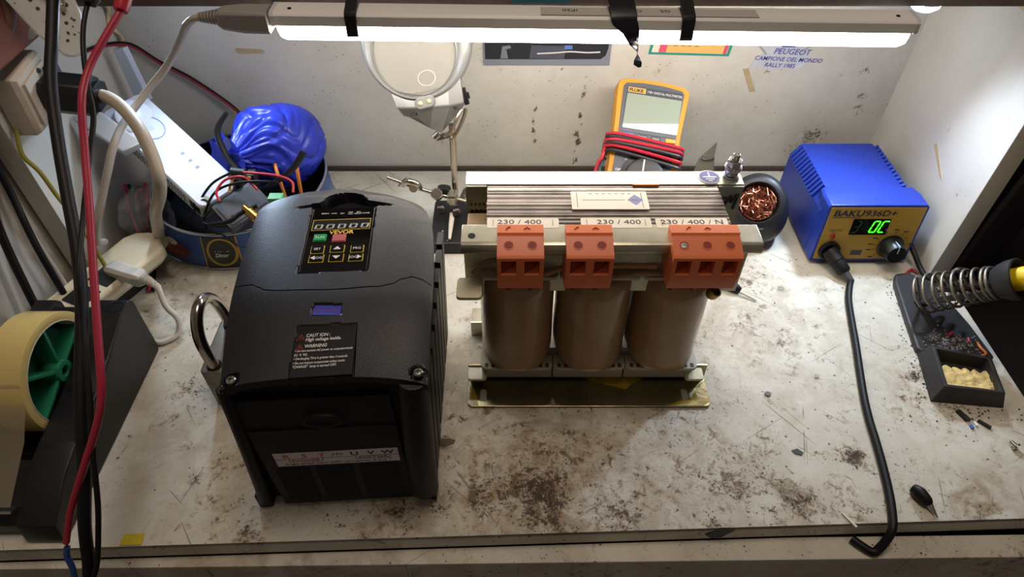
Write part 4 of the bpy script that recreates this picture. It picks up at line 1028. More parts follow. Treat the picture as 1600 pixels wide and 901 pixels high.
# ridges on the chamfers of the case
for k in range(12):
    y = 527+k*6.1
    for s_ in (-1, 1):
        g = G()
        if s_ < 0: g.loft([[(298.0, yy, 55.5), (306.6, yy, 69.4), (310, yy, 66.0), (302, yy, 53)] for yy in (y, y+3.6)])
        else: g.loft([[(392.8, yy, 54), (387.4, yy, 69.2), (383.6, yy, 66.8), (389.4, yy, 51)] for yy in (y, y+3.6)])
        g.done('vent_ridge', BLU, ss, bev=.3)
for x in (304, 384):
    g = G(); g.box(x, x+10, 503, 517, 0, 6); g.box(x, x+10, 588, 600, 0, 6); g.done('foot', BLU, ss, bev=.6)
g = G(); g.tube([(393, 520, 22), (399, 505, 20), (402, 488, 15), (405, 474, 8), (409, 462, 5), (425, 452, 4.5), (431, 449, 4)], 2.6, 10); g.done('power_lead', RUBBER, ss)

# iron lead with its round plug
il = thing('iron_lead', 'black soldering iron lead plugged into the blue station and hanging over the front edge', 'cord', (300, 330, 0))
pl0 = SF @ Vector((-33.5, -19.5, 2))
d0 = Vector((.42, -.85, -.34)).normalized()
g = G(); 
g.lathe([(7.6, 0), (7.6, 13), (6.8, 14)], pl0, d0, 28); g.lathe([(6.9, 13.5), (6.6, 24), (5.4, 26)], pl0, d0, 28); g.done('plug', RUBBER, il)
g = G(); p1 = pl0+d0*25; g.lathe([(4.2, 0), (3.6, 6), (3.2, 12)], p1, d0, 16); g.done('strain_relief', mat('relief_grey', '3c3c3e', .5), il)
p2 = p1+d0*11
g = G(); g.tube([tuple(p2), (327, 449, 6), (321, 432, 3.6), (314.5, 405, 3.2), (308, 377, 3.2), (301, 349, 3.2), (294.5, 322, 3.2), (290.5, 300, 3.2), (288, 279, 3.2), (285, 258, 3.2), (281, 236, 3.2), (276.5, 219, 3.4), (273, 208.5, 1.5), (269.5, 203.6, -5), (266, 200.5, -12), (262, 199, -15), (256, 203, -15), (250, 209, -15)], 3.1, 12); g.done('lead', RUBBER, il)

# ---------------------------------------------------------------- stand, sponge, spring holder
st_ = thing('iron_stand', 'black cast soldering iron stand with spring holder and sponge tray', 'stand', (385, 395, 0))
IR = mat('stand_iron', '2b2a2b', .5, bump=.5, bscale=160, vary=.3, vscale=50)
base_o = [(378, 466), (392, 468), (410, 452), (419, 400), (422, 361), (412, 356), (366, 362), (359, 372), (365, 410), (373, 455)]
g = G(); g.prism(base_o, 0, 7); g.done('base_plate', IR, st_, bev=2)
bo = [(350, 319), (408, 312.5), (421, 362), (361, 373)]; to = [(355, 322), (401.5, 315), (409, 352.5), (364, 365)]
def q4(P, k, z):
    cx = sum(p[0] for p in P)/4; cy = sum(p[1] for p in P)/4
    return [(cx+(p[0]-cx)*k, cy+(p[1]-cy)*k, z) for p in P]
g = G(); g.loft([q4(bo, 1, 0), q4(to, 1, 18), q4(to, .87, 18), q4(to, .84, 4)]); g.done('sponge_tray', IR, st_, bev=.8)
AX0, AX1 = Vector((376, 418, 28)), Vector((411, 380, 84))
ax = (AX1-AX0); L_ = ax.length; ax.normalize()
hu = Vector((0, 0, 1)); hu = (hu-ax*hu.dot(ax)).normalized(); hv = ax.cross(hu)
g = G(); pts = []
N_ = 8.6
for i in range(int(N_*20)+1):
    t = i/(N_*20); a = 2*math.pi*N_*t
    r = 17.6-4.6*t
    h = L_*.88*(t if t < .8 else .8+(t-.8)*.45)
    p = AX0+ax*h+hu*math.cos(a)*r+hv*math.sin(a)*r
    pts.append(tuple(p))
pts = [(392, 424, 8), (384, 424, 9)]+pts
g.tube(pts, 1.35, 8, smooth=1); g.done('holder_spring', mat('spring_steel', '8f887c', .42, .9, vary=.15), st_, sharp=60)
g = G(); g.lathe([(12.2, -4), (13.6, -2), (16.5, 5), (17.6, 13), (16.4, 14), (14.6, 12), (12.8, 3), (11, -3)], AX0+ax*(L_*.84), ax, 36); g.done('funnel', mat('funnel_black', '1d1c1d', .5, bump=.3, bscale=300), st_)
b0 = AX0-hu*9+ax*2; b1 = AX1-hu*9-ax*8
g = G(); g.loft([[tuple(p+hv*w_+hu*t_) for w_, t_ in ((-5, 0), (5, 0), (5, 1.6), (-5, 1.6))] for p in (Vector((384, 430, 6.5)), b0, b1)]); g.done('bracket', IR, st_)
ir = thing('soldering_iron', 'soldering iron with bright yellow grip end parked in the coiled spring holder', 'soldering iron', (405, 385, 60))
g = G(); p = AX0+ax*(L_*.86)
g.lathe([(5, 0), (9.4, 4), (9.8, 17), (9, 24), (7.8, 28), (8.5, 40), (8.2, 90), (6, 118)], p, ax, 28); g.done('grip', mat('grip_yellow', 'e0bf17', .45), ir)
g = G(); g.lathe([(.6, 0), (2, 9), (2.6, 16), (3.4, 18), (3.4, 44), (5, 46), (5, 55)], p-ax*54, ax, 18); g.done('barrel', mat('burnt_steel', '3a3532', .4, .9), ir)
# yellow sponge
g = G(); tz = lambda x, y: 12+1.6*noise.noise(Vector((x*.16, y*.16, 3)))+1.0*noise.noise(Vector((x*.5, y*.5, 8)))
SPO = [(357, 323.5), (400, 317.5), (402.6, 341.5), (361, 350)]
def sg(u, v):
    a = Vector(SPO[0]).lerp(Vector(SPO[1]), u); b = Vector(SPO[3]).lerp(Vector(SPO[2]), u)
    v2 = max(0, (v-.08))/.84 if v < .92 else 1.
    p = a.lerp(b, min(1, v2))
    if v2 > .9: p.y += 1.5*math.sin(u*34)
    return (p.x, p.y, 3.9 if v in (0., 1.) else tz(p.x, p.y)-(1.8 if v2 <= .03 or v2 >= .97 else 0))
g.grid(sg, 40, 25)
sp = g.done('cleaning_sponge', mat('sponge_yellow', 'cfb777', .85, vary=.3, vscale=160, bump=1., bscale=420)); tag(sp, 'damp crumbly yellow cleaning sponge in the black tray at right', 'sponge')
# pot of copper wool
pt = thing('copper_wool_pot', 'black tilted tip cleaner pot filled with copper wool right of the transformer', 'tip cleaner', (250, 540, 0))
PB = mat('pot_black', '222326', .42, bump=.1)
PC = Vector((247.5, 527, 47)); PN = Vector((-.22, -.72, .66)).normalized()
g = G()
rings = []
for k in range(13):
    t = k/12
    # from the round foot on the bench to the tilted mouth
    c = Vector((262, 552, 0)).lerp(PC, t**1.1); c.z = PC.z*t**1.25
    n = Vector((0, 0, 1)).lerp(PN, t).normalized()
    r = 23+11*math.sin(math.pi*min(1, t*.66))-(t-.85)*20*(t > .85)
    u_ = Vector((1, 0, 0)); u_ = (u_-n*u_.dot(n)).normalized(); v_ = n.cross(u_)
    rings.append([tuple(c+u_*math.cos(a)*r*.93+v_*math.sin(a)*r) for a in [2*math.pi*j/44 for j in range(44)]])
u_ = Vector((1, 0, 0)); u_ = (u_-PN*u_.dot(PN)).normalized(); v_ = PN.cross(u_)
for r, h in ((24.5, 4), (20.6, 4.6), (19.6, 3), (18.8, -6), (6, -9), (.2, -9.2)):
    rings.append([tuple(PC+PN*h+u_*math.cos(a)*r+v_*math.sin(a)*r) for a in [2*math.pi*j/44 for j in range(44)]])
g.loft(rings); g.done('pot', PB, pt, sharp=50)
g = G(); g.lathe([(27, 0), (29, 1), (28, 5), (24, 7)], (262, 552, 0), n=40); g.done('foot', PB, pt)
PF = frame(PC+PN*4.7, u_, v_, PN)
flat_text('Cleaner', 2.6, PF, 0, -27.4, mat('print_faint', '77787a', .5), pt, z=-1.2, align='CENTER')
g = G(); random.seed(11)
for k in range(60):
    p = PC-PN*2; a = random.random()*6.28; r = 16*math.sqrt(random.random())
    p = p+u_*math.cos(a)*r*.8+v_*math.sin(a)*r*.8
    pts = [tuple(p)]
    for j in range(14):
        p = p+Vector((random.gauss(0, 4.5), random.gauss(0, 4.5), random.gauss(0, 3.5)))
        q = p-PC; d = q.dot(PN); q = q-PN*d
        if q.length > 17.2: q = q*17.2/q.length
        p = PC+q+PN*max(-6, min(3.4, d)); pts.append(tuple(p))
    g.tube(pts, .55, 4, smooth=1, flat=.5)
cw = g.done('copper_wool', mat('copper_wool', 'd99a80', .3, 1., vary=.35, vscale=120), pt); cw['kind'] = 'stuff'
g = G(); g.lathe([(.1, -7), (18.4, -7), (18.2, -5.8), (.1, -4)], PC, PN, 30); g.done('wool_bed', mat('copper_dark', '9a5540', .5, .6, bump=1., bscale=300, vary=.5, vscale=200), pt)
# ---------------------------------------------------------------- tape dispenser and roll
td = thing('tape_dispenser', 'heavy black desk tape dispenser at the left edge of the bench', 'tape dispenser', (-354, 290, 0))
DB = mat('dispenser_black', '121214', .38, bump=.25, bscale=900)
side = [(199, 3), (202, 0), (374, 0), (377, 3), (378.5, 60), (375, 65), (360, 65), (322, 53), (296, 46), (256, 41), (233, 36), (214, 26), (202, 20)]
for x0_, x1_, nm in ((-343.5, -316, 'right_wall'), (-393, -376, 'left_wall')):
    g = G(); g.prism(side, x0_, x1_, 'x'); g.done('side_wall', DB, td, bev=1.6)
g = G(); g.prism([(205, 1), (372, 1), (372, 60), (352, 60), (348, 20), (262, 12), (250, 26), (215, 22), (205, 14)], -376.5, -343, 'x'); g.done('tray', DB, td, bev=.8)
g = G(); g.lathe([(6.5, 64.9), (6.5, 65.3), (5.2, 65.3), (5.2, 63)], (-324, 367, 0), n=24); g.lathe([(5.2, 65.05), (.1, 65.06)], (-324, 367, 0), n=24); g.done('pen_hole', RUBBER, td)
g = G(); g.loft([[(x, 214, 26), (x, 208, 30), (x, 206.5, 29), (x, 212, 25)] for x in (-374, -344)]); g.done('cutter', STEEL, td)
rc = (312, 52)
def roll(r0, r1, xa, xb, name, m, par, n=64):
    g = G(); g.lathe([(r0, 0), (r1, 0), (r1, xb-xa), (r0, xb-xa), (r0, 0)], (xa, rc[0], rc[1]), (1, 0, 0), n); return g.done(name, m, par, bev=.5)
tpr = thing('tape_roll', 'large roll of yellowed clear packing tape on a green hub', 'tape roll', (-357, 312, 6))
tm = bpy.data.materials.new('packing_tape'); tm.use_nodes = True
_n = tm.node_tree; _p = _n.nodes['Principled BSDF']; _p.inputs['Base Color'].default_value = srgb('cbb672'); _p.inputs['Roughness'].default_value = .28
_p.inputs['Coat Weight'].default_value = .3
roll(39.5, 46, -373, -346, 'tape', tm, tpr)
roll(38.6, 39.6, -373.3, -345.7, 'card_core', mat('core_card', 'b9b2a6', .7), tpr)
GH_ = mat('hub_green', '1f6f4f', .35)
g = G()
for k in range(6):
    a = math.radians(60*k+18); c, s_ = math.cos(a), math.sin(a)
    g.loft([[(xx, rc[0]+c*r-s_*t, rc[1]+s_*r+c*t) for r, t in ((7, -1.4), (38.4, -1.4), (38.4, 1.4), (7, 1.4))] for xx in (-370, -347)])
g.lathe([(4, 0), (8.5, 0), (8.5, 27), (4, 27), (4, 0)], (-372, rc[0], rc[1]), (1, 0, 0), 24)
hub = g.done('hub', GH_, tpr, bev=.4)
g = G(); g.lathe([(.1, 0), (38.3, 0), (38.3, 2), (.1, 2)], (-362, rc[0], rc[1]), (1, 0, 0), 48); g.done('hub_disc', mat('hub_dark', '13402f', .4), tpr)
g = G(); g.loft([[(-371, 276, 82.5), (-346, 276, 82.5)], [(-371, 272, 70), (-346, 272, 70)], [(-371, 250, 50), (-346, 250, 50)], [(-371, 211, 30), (-346, 211, 30)]], cap=False, closed=False)
fm = bpy.data.materials.new('clear_tape'); fm.use_nodes = True
_p = fm.node_tree.nodes['Principled BSDF']; _p.inputs['Base Color'].default_value = srgb('b9ad93'); _p.inputs['Alpha'].default_value = .35; _p.inputs['Roughness'].default_value = .2
g.done('tape_end', fm, tpr)

# ---------------------------------------------------------------- power strip and its plugs
IV = mat('ivory_plastic', 'cfc4a6', .42, vary=.06, vscale=30)
PSU, PSV, PSN = ortho((.40, .90, 0), (-.9, .4, 0))
ps = thing('power_strip', 'ivory power strip lying behind the tape dispenser', 'power strip', (-378, 450, 0))
PSF = frame((-372, 437, 40), PSU, PSV, Vector((0, 0, 1)))
GP = lambda: G(PSF)
oc = [(-62, -20), (-62, 20), (40, 24), (50, 18), (56, 6), (56, -8), (46, -22), (40, -24)]
g = GP(); g.loft([[(x*.97, y*.8+2, -20) for x, y in oc], [(x, y, -12) for x, y in oc], [(x, y, -3) for x, y in oc], [(x*.985, y*.88, 0) for x, y in oc]]); g.done('strip_body', IV, ps, bev=1.2)
g = GP(); g.box(-48, 34, -4, 14, -40, -19.5); g.done('strip_foot', mat('socket_dark', '19181a', .5), ps)
g = GP(); g.loft([[(52, -7, -18), (52, 9, -18), (52, 9, -4), (52, -7, -4)], [(64, -6, -17), (64, 8, -17), (64, 8, -5), (64, -6, -5)]]); g.done('cable_inlet', IV, ps, bev=1.5)
for x in (-6, -34):
    g = GP(); g.prism(rrect(x-11, x+11, -18, 6, 1), -.4, .5); so = g.done('socket', mat('socket_dark', '19181a', .5), ps)
pc = thing('white_plug', 'light grey plug and curling white cord on the power strip', 'plug', (-340, 430, 40))
g = G(); 
P0, P1 = Vector((-366, 437, 40)), Vector((-331, 419, 47))
dd = (P1-P0).normalized()
side_ = dd.cross(Vector((0, 0, 1))).normalized(); upv = side_.cross(dd)
g.loft([[tuple(P0+dd*a+side_*x*w+upv*z*h) for x, z in ((-1, -.6), (-.6, -1), (.6, -1), (1, -.6), (1, .6), (.6, 1), (-.6, 1), (-1, .6))] for a, w, h in ((-4, 6.5, 6), (2, 8, 7.5), (26, 7, 6.5), (38, 7.5, 7.5), (42, 6, 6), (45, 4.5, 4.5))]); g.done('plug_body', mat('pale_grey_plastic', 'c9c5bb', .4), pc, bev=.5)
g = G()
for i in range(5):
    a = P0+dd*(46+i*3.0)+Vector((0, 0, -.35*i*i)); g.cyl(tuple(a), tuple(a+dd*1.7), 4.6-.4*i, 4.3-.4*i, 14); g.cyl(tuple(a), tuple(a+dd*3.2), 3, 2.7, 10)
g.done('strain_relief', mat('pale_grey_plastic', 'c9c5bb', .4), pc)
e = P0+dd*60+Vector((0, 0, -6))
g = G(); g.tube([tuple(e-dd*4+Vector((0, 0, 1))), tuple(e), (-309, 401, 30), (-302, 398, 16), (-303, 391, 5), (-310, 384, 3), (-318, 381, 3), (-330, 386, 3), (-338, 394, 3)], 2.6, 10); g.done('cord', mat('pale_cord', 'c4c0b5', .45), pc)
# black adapter in the wall box, big pale lead looping down to the strip
wbx = thing('wall_socket_box', 'ivory surface socket box on the left side wall with a black plug in it', 'socket box', (-391, 485, 165))
g = G(); g.loft([[(x, y, z) for y, z in ((462, 166), (506, 168), (508, 217), (466, 212))] for x in (-401.5, -384)]+[[(-380, y, z) for y, z in ((464, 168), (504, 170), (506, 215), (468, 210))]]); g.done('box_body', mat('ivory_old', 'bdb3a2', .5, vary=.08), wbx, bev=1)
g = G(); g.prism([(468, 172), (501, 174), (503, 211), (471, 206)], -380.4, -377.5, 'x'); g.done('face_plate', mat('ivory_old', 'bdb3a2', .5), wbx, bev=.8)
for y, z in ((492, 207), (478, 174)):
    g = G(); g.lathe([(2.2, 0), (2, .8), (.2, 1)], (-377.6, y, z), (1, 0, 0), 14); g.done('screw', mat('dark_nickel', '4e4a45', .35, .9), wbx)
ad = thing('black_plug', 'chunky black plug in the wall box feeding the thick pale lead', 'plug', (-360, 495, 175))
g = G(); g.loft([[(x, y, z) for y, z in ((480+dy, 176+dz), (500+dy, 177+dz), (506+dy, 183+dz), (506+dy, 198+dz), (500+dy, 203+dz), (482+dy, 202+dz), (477+dy, 196+dz), (476+dy, 182+dz))] for x, dy, dz in ((-377.4, 0, 0), (-370, 1, -1), (-344, 4, -6))]); g.loft([[(x, y, z) for y, z in ((484, 174), (504, 175), (507, 190), (500, 195), (486, 194))] for x in (-344.2, -338)]); g.done('plug_body', mat('plug_black', '161719', .3), ad, bev=1.5)
g = G(); g.box(-378.5, -370, 497, 508, 180, 207); g.done('plug_rim', mat('plug_grey', '3a3c40', .4), ad, bev=2)
g = G(); g.tube([(-340, 496, 183), (-330, 490, 183.5), (-316, 480, 180), (-299, 462, 172), (-287, 444, 160), (-282, 432, 147), (-290, 436, 128), (-306, 450, 105), (-324, 468, 80), (-338, 482, 52), (-346, 488, 34)], 5.3, 14, smooth=5); g.done('lead', mat('pale_lead', 'aea493', .45), ad)
# brown box and mould spotted plate, top left
g = G(); g.prism([(440, 221), (560, 221), (575, 230), (575, 330), (440, 330)], -401.4, -384, 'x')
o = g.done('brown_box', mat('brown_box', '7d432f', .6, vary=.08), bev=2); tag(o, 'reddish brown box fixed at the top of the left side wall', 'box')
mp = thing('mouldy_plate', 'white plastic plate with black mould spots hanging at top left', 'plate', (-358, 500, 219))
mm2 = grimy('mouldy_white', 'dfe3df', '3a3d3c', 'b5ac8c', .9, .4, False)
MPF = frame((-346, 500, 222), *ortho((.72, .42, .30), (-.42, .1, .8)))
g = G(MPF); g.prism([(-9, -2), (-4, -6), (3, -6.5), (8, -3), (22, 16), (34, 52), (-14, 62), (-14, 20)], -2, 3); mpl = g.done('plate', mm2, mp, bev=1.8)
paint(mpl, {'grime': [(-340, 240, 10, 1.2)], 'brown': [(-325, 245, 14, .8)], 'peel': []})
for x, y, r in ((1, 6, 1.2), (5, 10, 1.5), (-3, 11, 1.0), (9, 16, 1.4), (2, 17, 1.1), (12, 22, 1.6), (-2, 23, 1.2), (5, 27, 1.1), (0, 33, 1.5), (15, 15, 1.0), (-7, 16, 1), (18, 26, 2), (0, 40, 1.6), (8, 7, .8), (11, 12, .9)):
    g = G(MPF); g.lathe([(r, 2.9), (r*.8, 3.25), (.1, 3.3)], (x, y, 0), (0, 0, 1), 9, 1.0+.3*math.sin(x), 1.); g.done('mould_spot', mat('mould', '4a4d48', .8), mpl)
g = G(MPF); g.tube([(4, 62, 5), (10, 40, 5), (16, 27, 5.5), (20, 32, 5.5), (30, 56, 5)], 1.1, 8); g.done('wire_hook', mat('wire_pale', 'b6b19a', .4, .6), mp)
g = G(MPF); g.prism([(22, 34), (32, 42), (42, 54), (26, 58), (20, 44)], 3.2, 5); o = g.done('red_tab', mat('red_tab', 'b52a3e', .4), mp)

# ---------------------------------------------------------------- hanging cables
def cable(name, pts, r, m, label, cat='cable', n=10, flat=1.):
    g = G(); g.tube(pts, r, n, smooth=6, flat=flat); return tag(g.done(name, m, sharp=70), label, cat)
cable('thick_cable', [(-313, 464, 285), (-307, 427, 263), (-304, 401, 245), (-296, 370, 221), (-286, 339, 198), (-277, 312, 178), (-271, 285, 158), (-268, 256, 137), (-265, 228, 116), (-263, 203, 91), (-269, 185, 60), (-276, 176, 31), (-286, 168, -6), (-291, 166, -60), (-292, 168, -180)], 3.9, RUBBER, 'thick black cable hanging down the left side past the bench edge')
cable('thin_cable', [(-271, 439, 288), (-276, 436, 285), (-276, 419, 276), (-273, 401, 265), (-270, 385, 249), (-267, 372, 236), (-266, 348, 221), (-267, 319, 198), (-262, 287, 183), (-260, 265, 161), (-253, 235, 138), (-251, 208, 111), (-254, 190, 80), (-260, 181, 57), (-267, 172, 34), (-279, 163, 4), (-284, 160, -50), (-286, 163, -170)], 1.7, RUBBER, 'thin black lead twisting along the thick hanging cable')
rl = thing('red_lead', 'dark red lead with a red plug collar hanging in front of the black cables', 'cable', (-284, 179, 46))
g = G(); g.tube([(-243, 430, 293), (-245, 417, 288), (-253, 398, 277), (-260, 381, 266), (-261, 362, 255), (-259, 341, 235), (-253, 310, 211), (-247, 276, 185), (-241, 241, 157), (-240, 225, 141), (-246, 214, 124), (-261, 200, 96), (-276, 189, 68), (-284, 179, 47)], [2.3]*12+[2.2, 2.0], 12, smooth=6); g.done('insulation', mat('lead_dark_red', 'a3283d', .42), rl)
g = G(); g.lathe([(4, 0), (4.6, 3), (4.6, 16), (4, 18)], (-245.5, 414, 287), (.13, .8, .58), 20); g.done('plug_collar', mat('plug_red', 'b0273a', .35), rl)
g = G(); g.tube([(-283.5, 180, 48), (-285.5, 177.5, 42)], .9, 6, smooth=0); g.done('bare_end', mat('copper', 'b5683c', .35, 1.), rl)
g = G(); g.lathe([(4, 0), (4.8, 3), (4.8, 18), (4, 20)], (-274.5, 432, 284), (.2, .8, .58), 20); tag(g.done('black_plug_collar', RUBBER), 'black plug collar at the top end of the thin black lead', 'plug')
cable('blue_wire', [(-285, 178, 43), (-287, 175, 36), (-287, 172, 26), (-289, 167, 7), (-290, 164, -40), (-292, 166, -150)], 1.9, mat('wire_blue', '2d4a8c', .45), 'short blue wire hanging off the front edge below the red lead', 'wire')
cable('earth_wire', [(-398, 462, 172), (-397, 452, 155), (-389, 449, 140), (-385, 447, 118), (-379, 444, 95), (-375, 441, 72), (-371, 436, 44)], 1.9, mat('wire_yellow_green', '8f8a3a', .45), 'yellow green earth wire from the socket box to the power strip', 'wire')
cable('wall_cable', [(-418, 444, 222), (-416, 430, 180), (-415, 416, 140), (-413, 402, 100), (-411, 392, 66), (-409, 385, 40), (-408, 382, 10), (-407, 384, 4)], 3.4, RUBBER, 'black cable nearest the frame edge on the left room wall')
cable('wall_cable', [(-417, 462, 212), (-414, 450, 178), (-413, 440, 150), (-410, 433, 126), (-403, 420, 104), (-399, 412, 82), (-398, 408, 50), (-398, 405, 6)], 2.9, RUBBER, 'black cable beside the yellow green earth wire on the left wall')
cable('pale_cable', [(-421, 452, 190), (-420, 447, 160), (-418, 440, 134), (-413, 432, 108), (-407, 424, 80), (-404, 420, 40), (-404, 418, 8)], 2.4, GREYC, 'pale grey cable tucked behind the black wall cables', 'cable')
cable('upper_cable', [(-420, 420, 205), (-410, 450, 214), (-400, 475, 222), (-392, 500, 224), (-385, 520, 228), (-379, 560, 236)], 4.4, mat('cable_taupe', '8a8078', .5), 'taupe cable crossing above the socket box at upper left', 'cable')
cable('upper_cable', [(-421, 430, 221), (-412, 462, 228), (-396, 490, 232), (-384, 500, 244), (-381, 504, 262)], 4.4, mat('cable_brownish', '7c625a', .5), 'brownish cable bending up in front of the brown box', 'cable')
# ---------------------------------------------------------------- biscuit tin of odds and ends
tin = thing('biscuit_tin', 'round blue biscuit tin with old labels full of odds and ends', 'tin', (-290, 570, 0))
TB = mat('tin_blue', '31559a', .33, .3, vary=.25, vscale=40)
def el(cx, cy, rx, ry, z, n=72): return [(cx+rx*math.cos(a), cy+ry*math.sin(a), z) for a in [2*math.pi*k/n for k in range(n)]]
B0 = (-292, 572, 97, 93); T0 = (-282, 561, 87, 90)
def tl(t, d=0., z=None):
    c = [B0[i]+(T0[i]-B0[i])*t for i in range(4)]
    return el(c[0], c[1], c[2]-d, c[3]-d, t*52 if z is None else z)
g = G(); g.loft([tl(0), tl(.25), tl(.6), tl(1), tl(1, .7), tl(.03, .7)]); g.done('tin_wall', TB, tin, sharp=50)
g = G(); g.loft([tl(.99, .75), tl(.05, .75), tl(.05, 1.4), tl(.99, 1.4)], cap=False); g.done('tin_lining', mat('tin_inside', '25282d', .35, .4), tin)
g = G(); g.loft([tl(.05, 1.5), tl(.09, 1.5)]); g.done('tin_floor', mat('tin_inside', '25282d', .35, .4), tin)
for t, z in ((1, 52.5), (0, 1.4)):
    g = G(); c = [B0[i]+(T0[i]-B0[i])*t for i in range(4)]; g.tube(el(c[0], c[1], c[2], c[3], z), 1.5, 8, smooth=0, closed=True); g.done('rolled_rim', mat('tin_rim', 'c4c6ca', .25, 1.), tin)
def onwall(a0, a1, t0, t1, d, n=16):
    """a patch lying on the tin wall between two angles (degrees)."""
    rows = []
    for t in (t0, t1):
        c = [B0[i]+(T0[i]-B0[i])*t for i in range(4)]
        rows.append([(c[0]+(c[2]+d)*math.cos(math.radians(a)), c[1]+(c[3]+d)*math.sin(math.radians(a)), t*52) for a in [a0+(a1-a0)*k/n for k in range(n+1)]])
    return rows
def patch(name, a0, a1, t0, t1, d, m, lab=None):
    r = onwall(a0, a1, t0, t1, d); q = onwall(a0, a1, t0, t1, d-.5)
    g = G(); g.loft([r[0]+list(reversed(q[0])), r[1]+list(reversed(q[1]))]); return g.done(name, m, tin, label=lab)
patch('label_band', 262, 283, .03, .93, .5, mat('tin_label_dark', '2a2723', .4))
for a in (262, 283): patch('label_border', a-.4, a+.4, .03, .95, .8, mat('tin_gold', 'b2934a', .35, .6))
def oval(name, ac, tc, ra, rt, d, m):
    g = G(); pts = []
    for k in range(28):
        a = 2*math.pi*k/28; t = tc+rt*math.sin(a); an = math.radians(ac+ra*math.cos(a))
        c = [B0[i]+(T0[i]-B0[i])*t for i in range(4)]; pts.append((an, t, c))
    f = lambda dd: [(c[0]+(c[2]+dd)*math.cos(an), c[1]+(c[3]+dd)*math.sin(an), t*52) for an, t, c in pts]
    g.loft([f(d), f(d-.6)]); return g.done(name, m, tin)
oval('round_emblem', 273, .52, 9.4, .40, .8, mat('tin_gold', 'b2934a', .35, .6)); oval('emblem_field', 273, .52, 7.8, .34, 1.1, mat('emblem_black', '15130f', .4))
oval('oval_label', 235, .42, 17, .26, .7, mat('tin_maroon', '6b3a38', .4)); oval('oval_field', 234, .36, 14, .12, 1.0, mat('tin_red', '8f463f', .4)); oval('white_crest', 238, .60, 5, .09, 1.2, mat('tin_cream', 'c9c6bd', .4))
an = math.radians(273); c = [B0[i]+(T0[i]-B0[i])*.52 for i in range(4)]
tu = Vector((-math.sin(an), math.cos(an), 0)); tn = Vector((math.cos(an), math.sin(an), -.0)); TF = frame((c[0]+(c[2]+1.4)*math.cos(an), c[1]+(c[3]+1.4)*math.sin(an), 27), tu, (.15, .2, 1), tn)
flat_text('Herbo\nDinor', 4.2, TF, 0, 1.5, mat('tin_cream', 'c9c6bd', .4), tin, z=.1, align='CENTER', sx=.9, bold=.15)
g = G(TF); g.box(-3, 4, 7.4, 9.4, 0, .4); g.done('red_ribbon', mat('tin_red', '8f463f', .4), tin)
# blue nylon pouch
g = G()
bm0 = Vector((-272, 548, 88)); bax = Vector((.50, .72, -.26)).normalized()
bu = Vector((0, 0, 1)).cross(bax).normalized(); bv = bax.cross(bu)
rings = []
nr, nn = 72, 160
for i in range(nr+1):
    t = i/nr; h = -13+112*t
    if h < 0: base_r = 12+(-h)*1.0
    else: base_r = 12+31*sm(h, -4, 34)**.8*math.cos(min(1, max(0, (h-56)/44))*math.pi/2)**.55
    base_r = max(base_r, .05)
    row = []
    for j in range(nn):
        a = 2*math.pi*j/nn; ca, sa = math.cos(a), math.sin(a)
        k = 1-sm(h, -2, 62)                        # folds run out from the drawn mouth
        tw = a+.012*h*math.sin(h*.09+1)
        f1 = noise.noise(Vector((math.cos(tw)*3.1, math.sin(tw)*3.1, h*.018)))
        f2 = noise.noise(Vector((math.cos(tw)*7, math.sin(tw)*7, h*.03+5)))
        crease = (1-min(1, abs(noise.noise(Vector((ca*1.4, sa*1.4, h*.03+9))))*7))**2
        big = noise.noise(Vector((ca*1.2, sa*1.2, h*.022+2)))
        w = k*(9*abs(f1)+5*abs(f2))+1.6*abs(f2)*(1-k)+3.0*crease+4*big
        if h < 3: w += 4.5*math.sin(a*9+3*f1)*sm(3-h, 0, 12)+2.0*math.sin(a*17)*sm(3-h, 0, 12)
        r = max(.05, base_r-w*min(1, base_r/22))
        row.append(tuple(bm0+bax*(h+1.5*f1*k*4)+(bu*ca+bv*sa)*r))
    rings.append(row)
g.loft(rings); pch = g.done('blue_pouch', mat('nylon_blue', '2a3ab8', .36, bump=.3, bscale=250), sharp=80); tag(pch, 'crumpled shiny blue nylon pouch stuffed in the tin', 'pouch')
STR = mat('strap_black', '15161a', .6)
sr = thing('black_strap', 'black webbing strap with a cord lock over the blue pouch', 'strap', (-258, 535, 40))
g = G(); g.tube([(-268, 552, 134), (-277, 540, 122), (-272, 530, 104), (-262, 522, 88), (-257, 520, 74), (-256, 524, 58), (-256, 530, 46)], [2.5, 3.5, 3.5, 3.5, 3.5, 3.5, 3], 10, flat=.5); g.tube([(-198, 532, 104), (-209, 524, 91), (-226, 518, 80), (-241, 516, 70), (-247, 520, 58), (-249, 526, 46)], [4, 3.6, 3.4, 3.4, 3.4, 3], 10, flat=.5); g.done('webbing', STR, sr)
g = G(); g.tube([(-264, 514, 92), (-259, 512, 78)], [5.4, 4.6], 12, smooth=0); g.box(-253, -245, 514, 524, 74, 90); g.done('cord_lock', STR, sr, bev=1.2)
cable('orange_wire', [(-236, 548, 80), (-231, 536, 74), (-228, 530, 60), (-227, 528, 44)], 1.8, mat('orange_cord', 'cf7a33', .5), 'orange wire loop nearer the strap buckle in the tin', 'wire')
cable('orange_wire', [(-214, 548, 82), (-213, 540, 70), (-213, 534, 46)], 1.8, mat('orange_cord', 'cf7a33', .5), 'orange wire at the right side of the tin', 'wire')
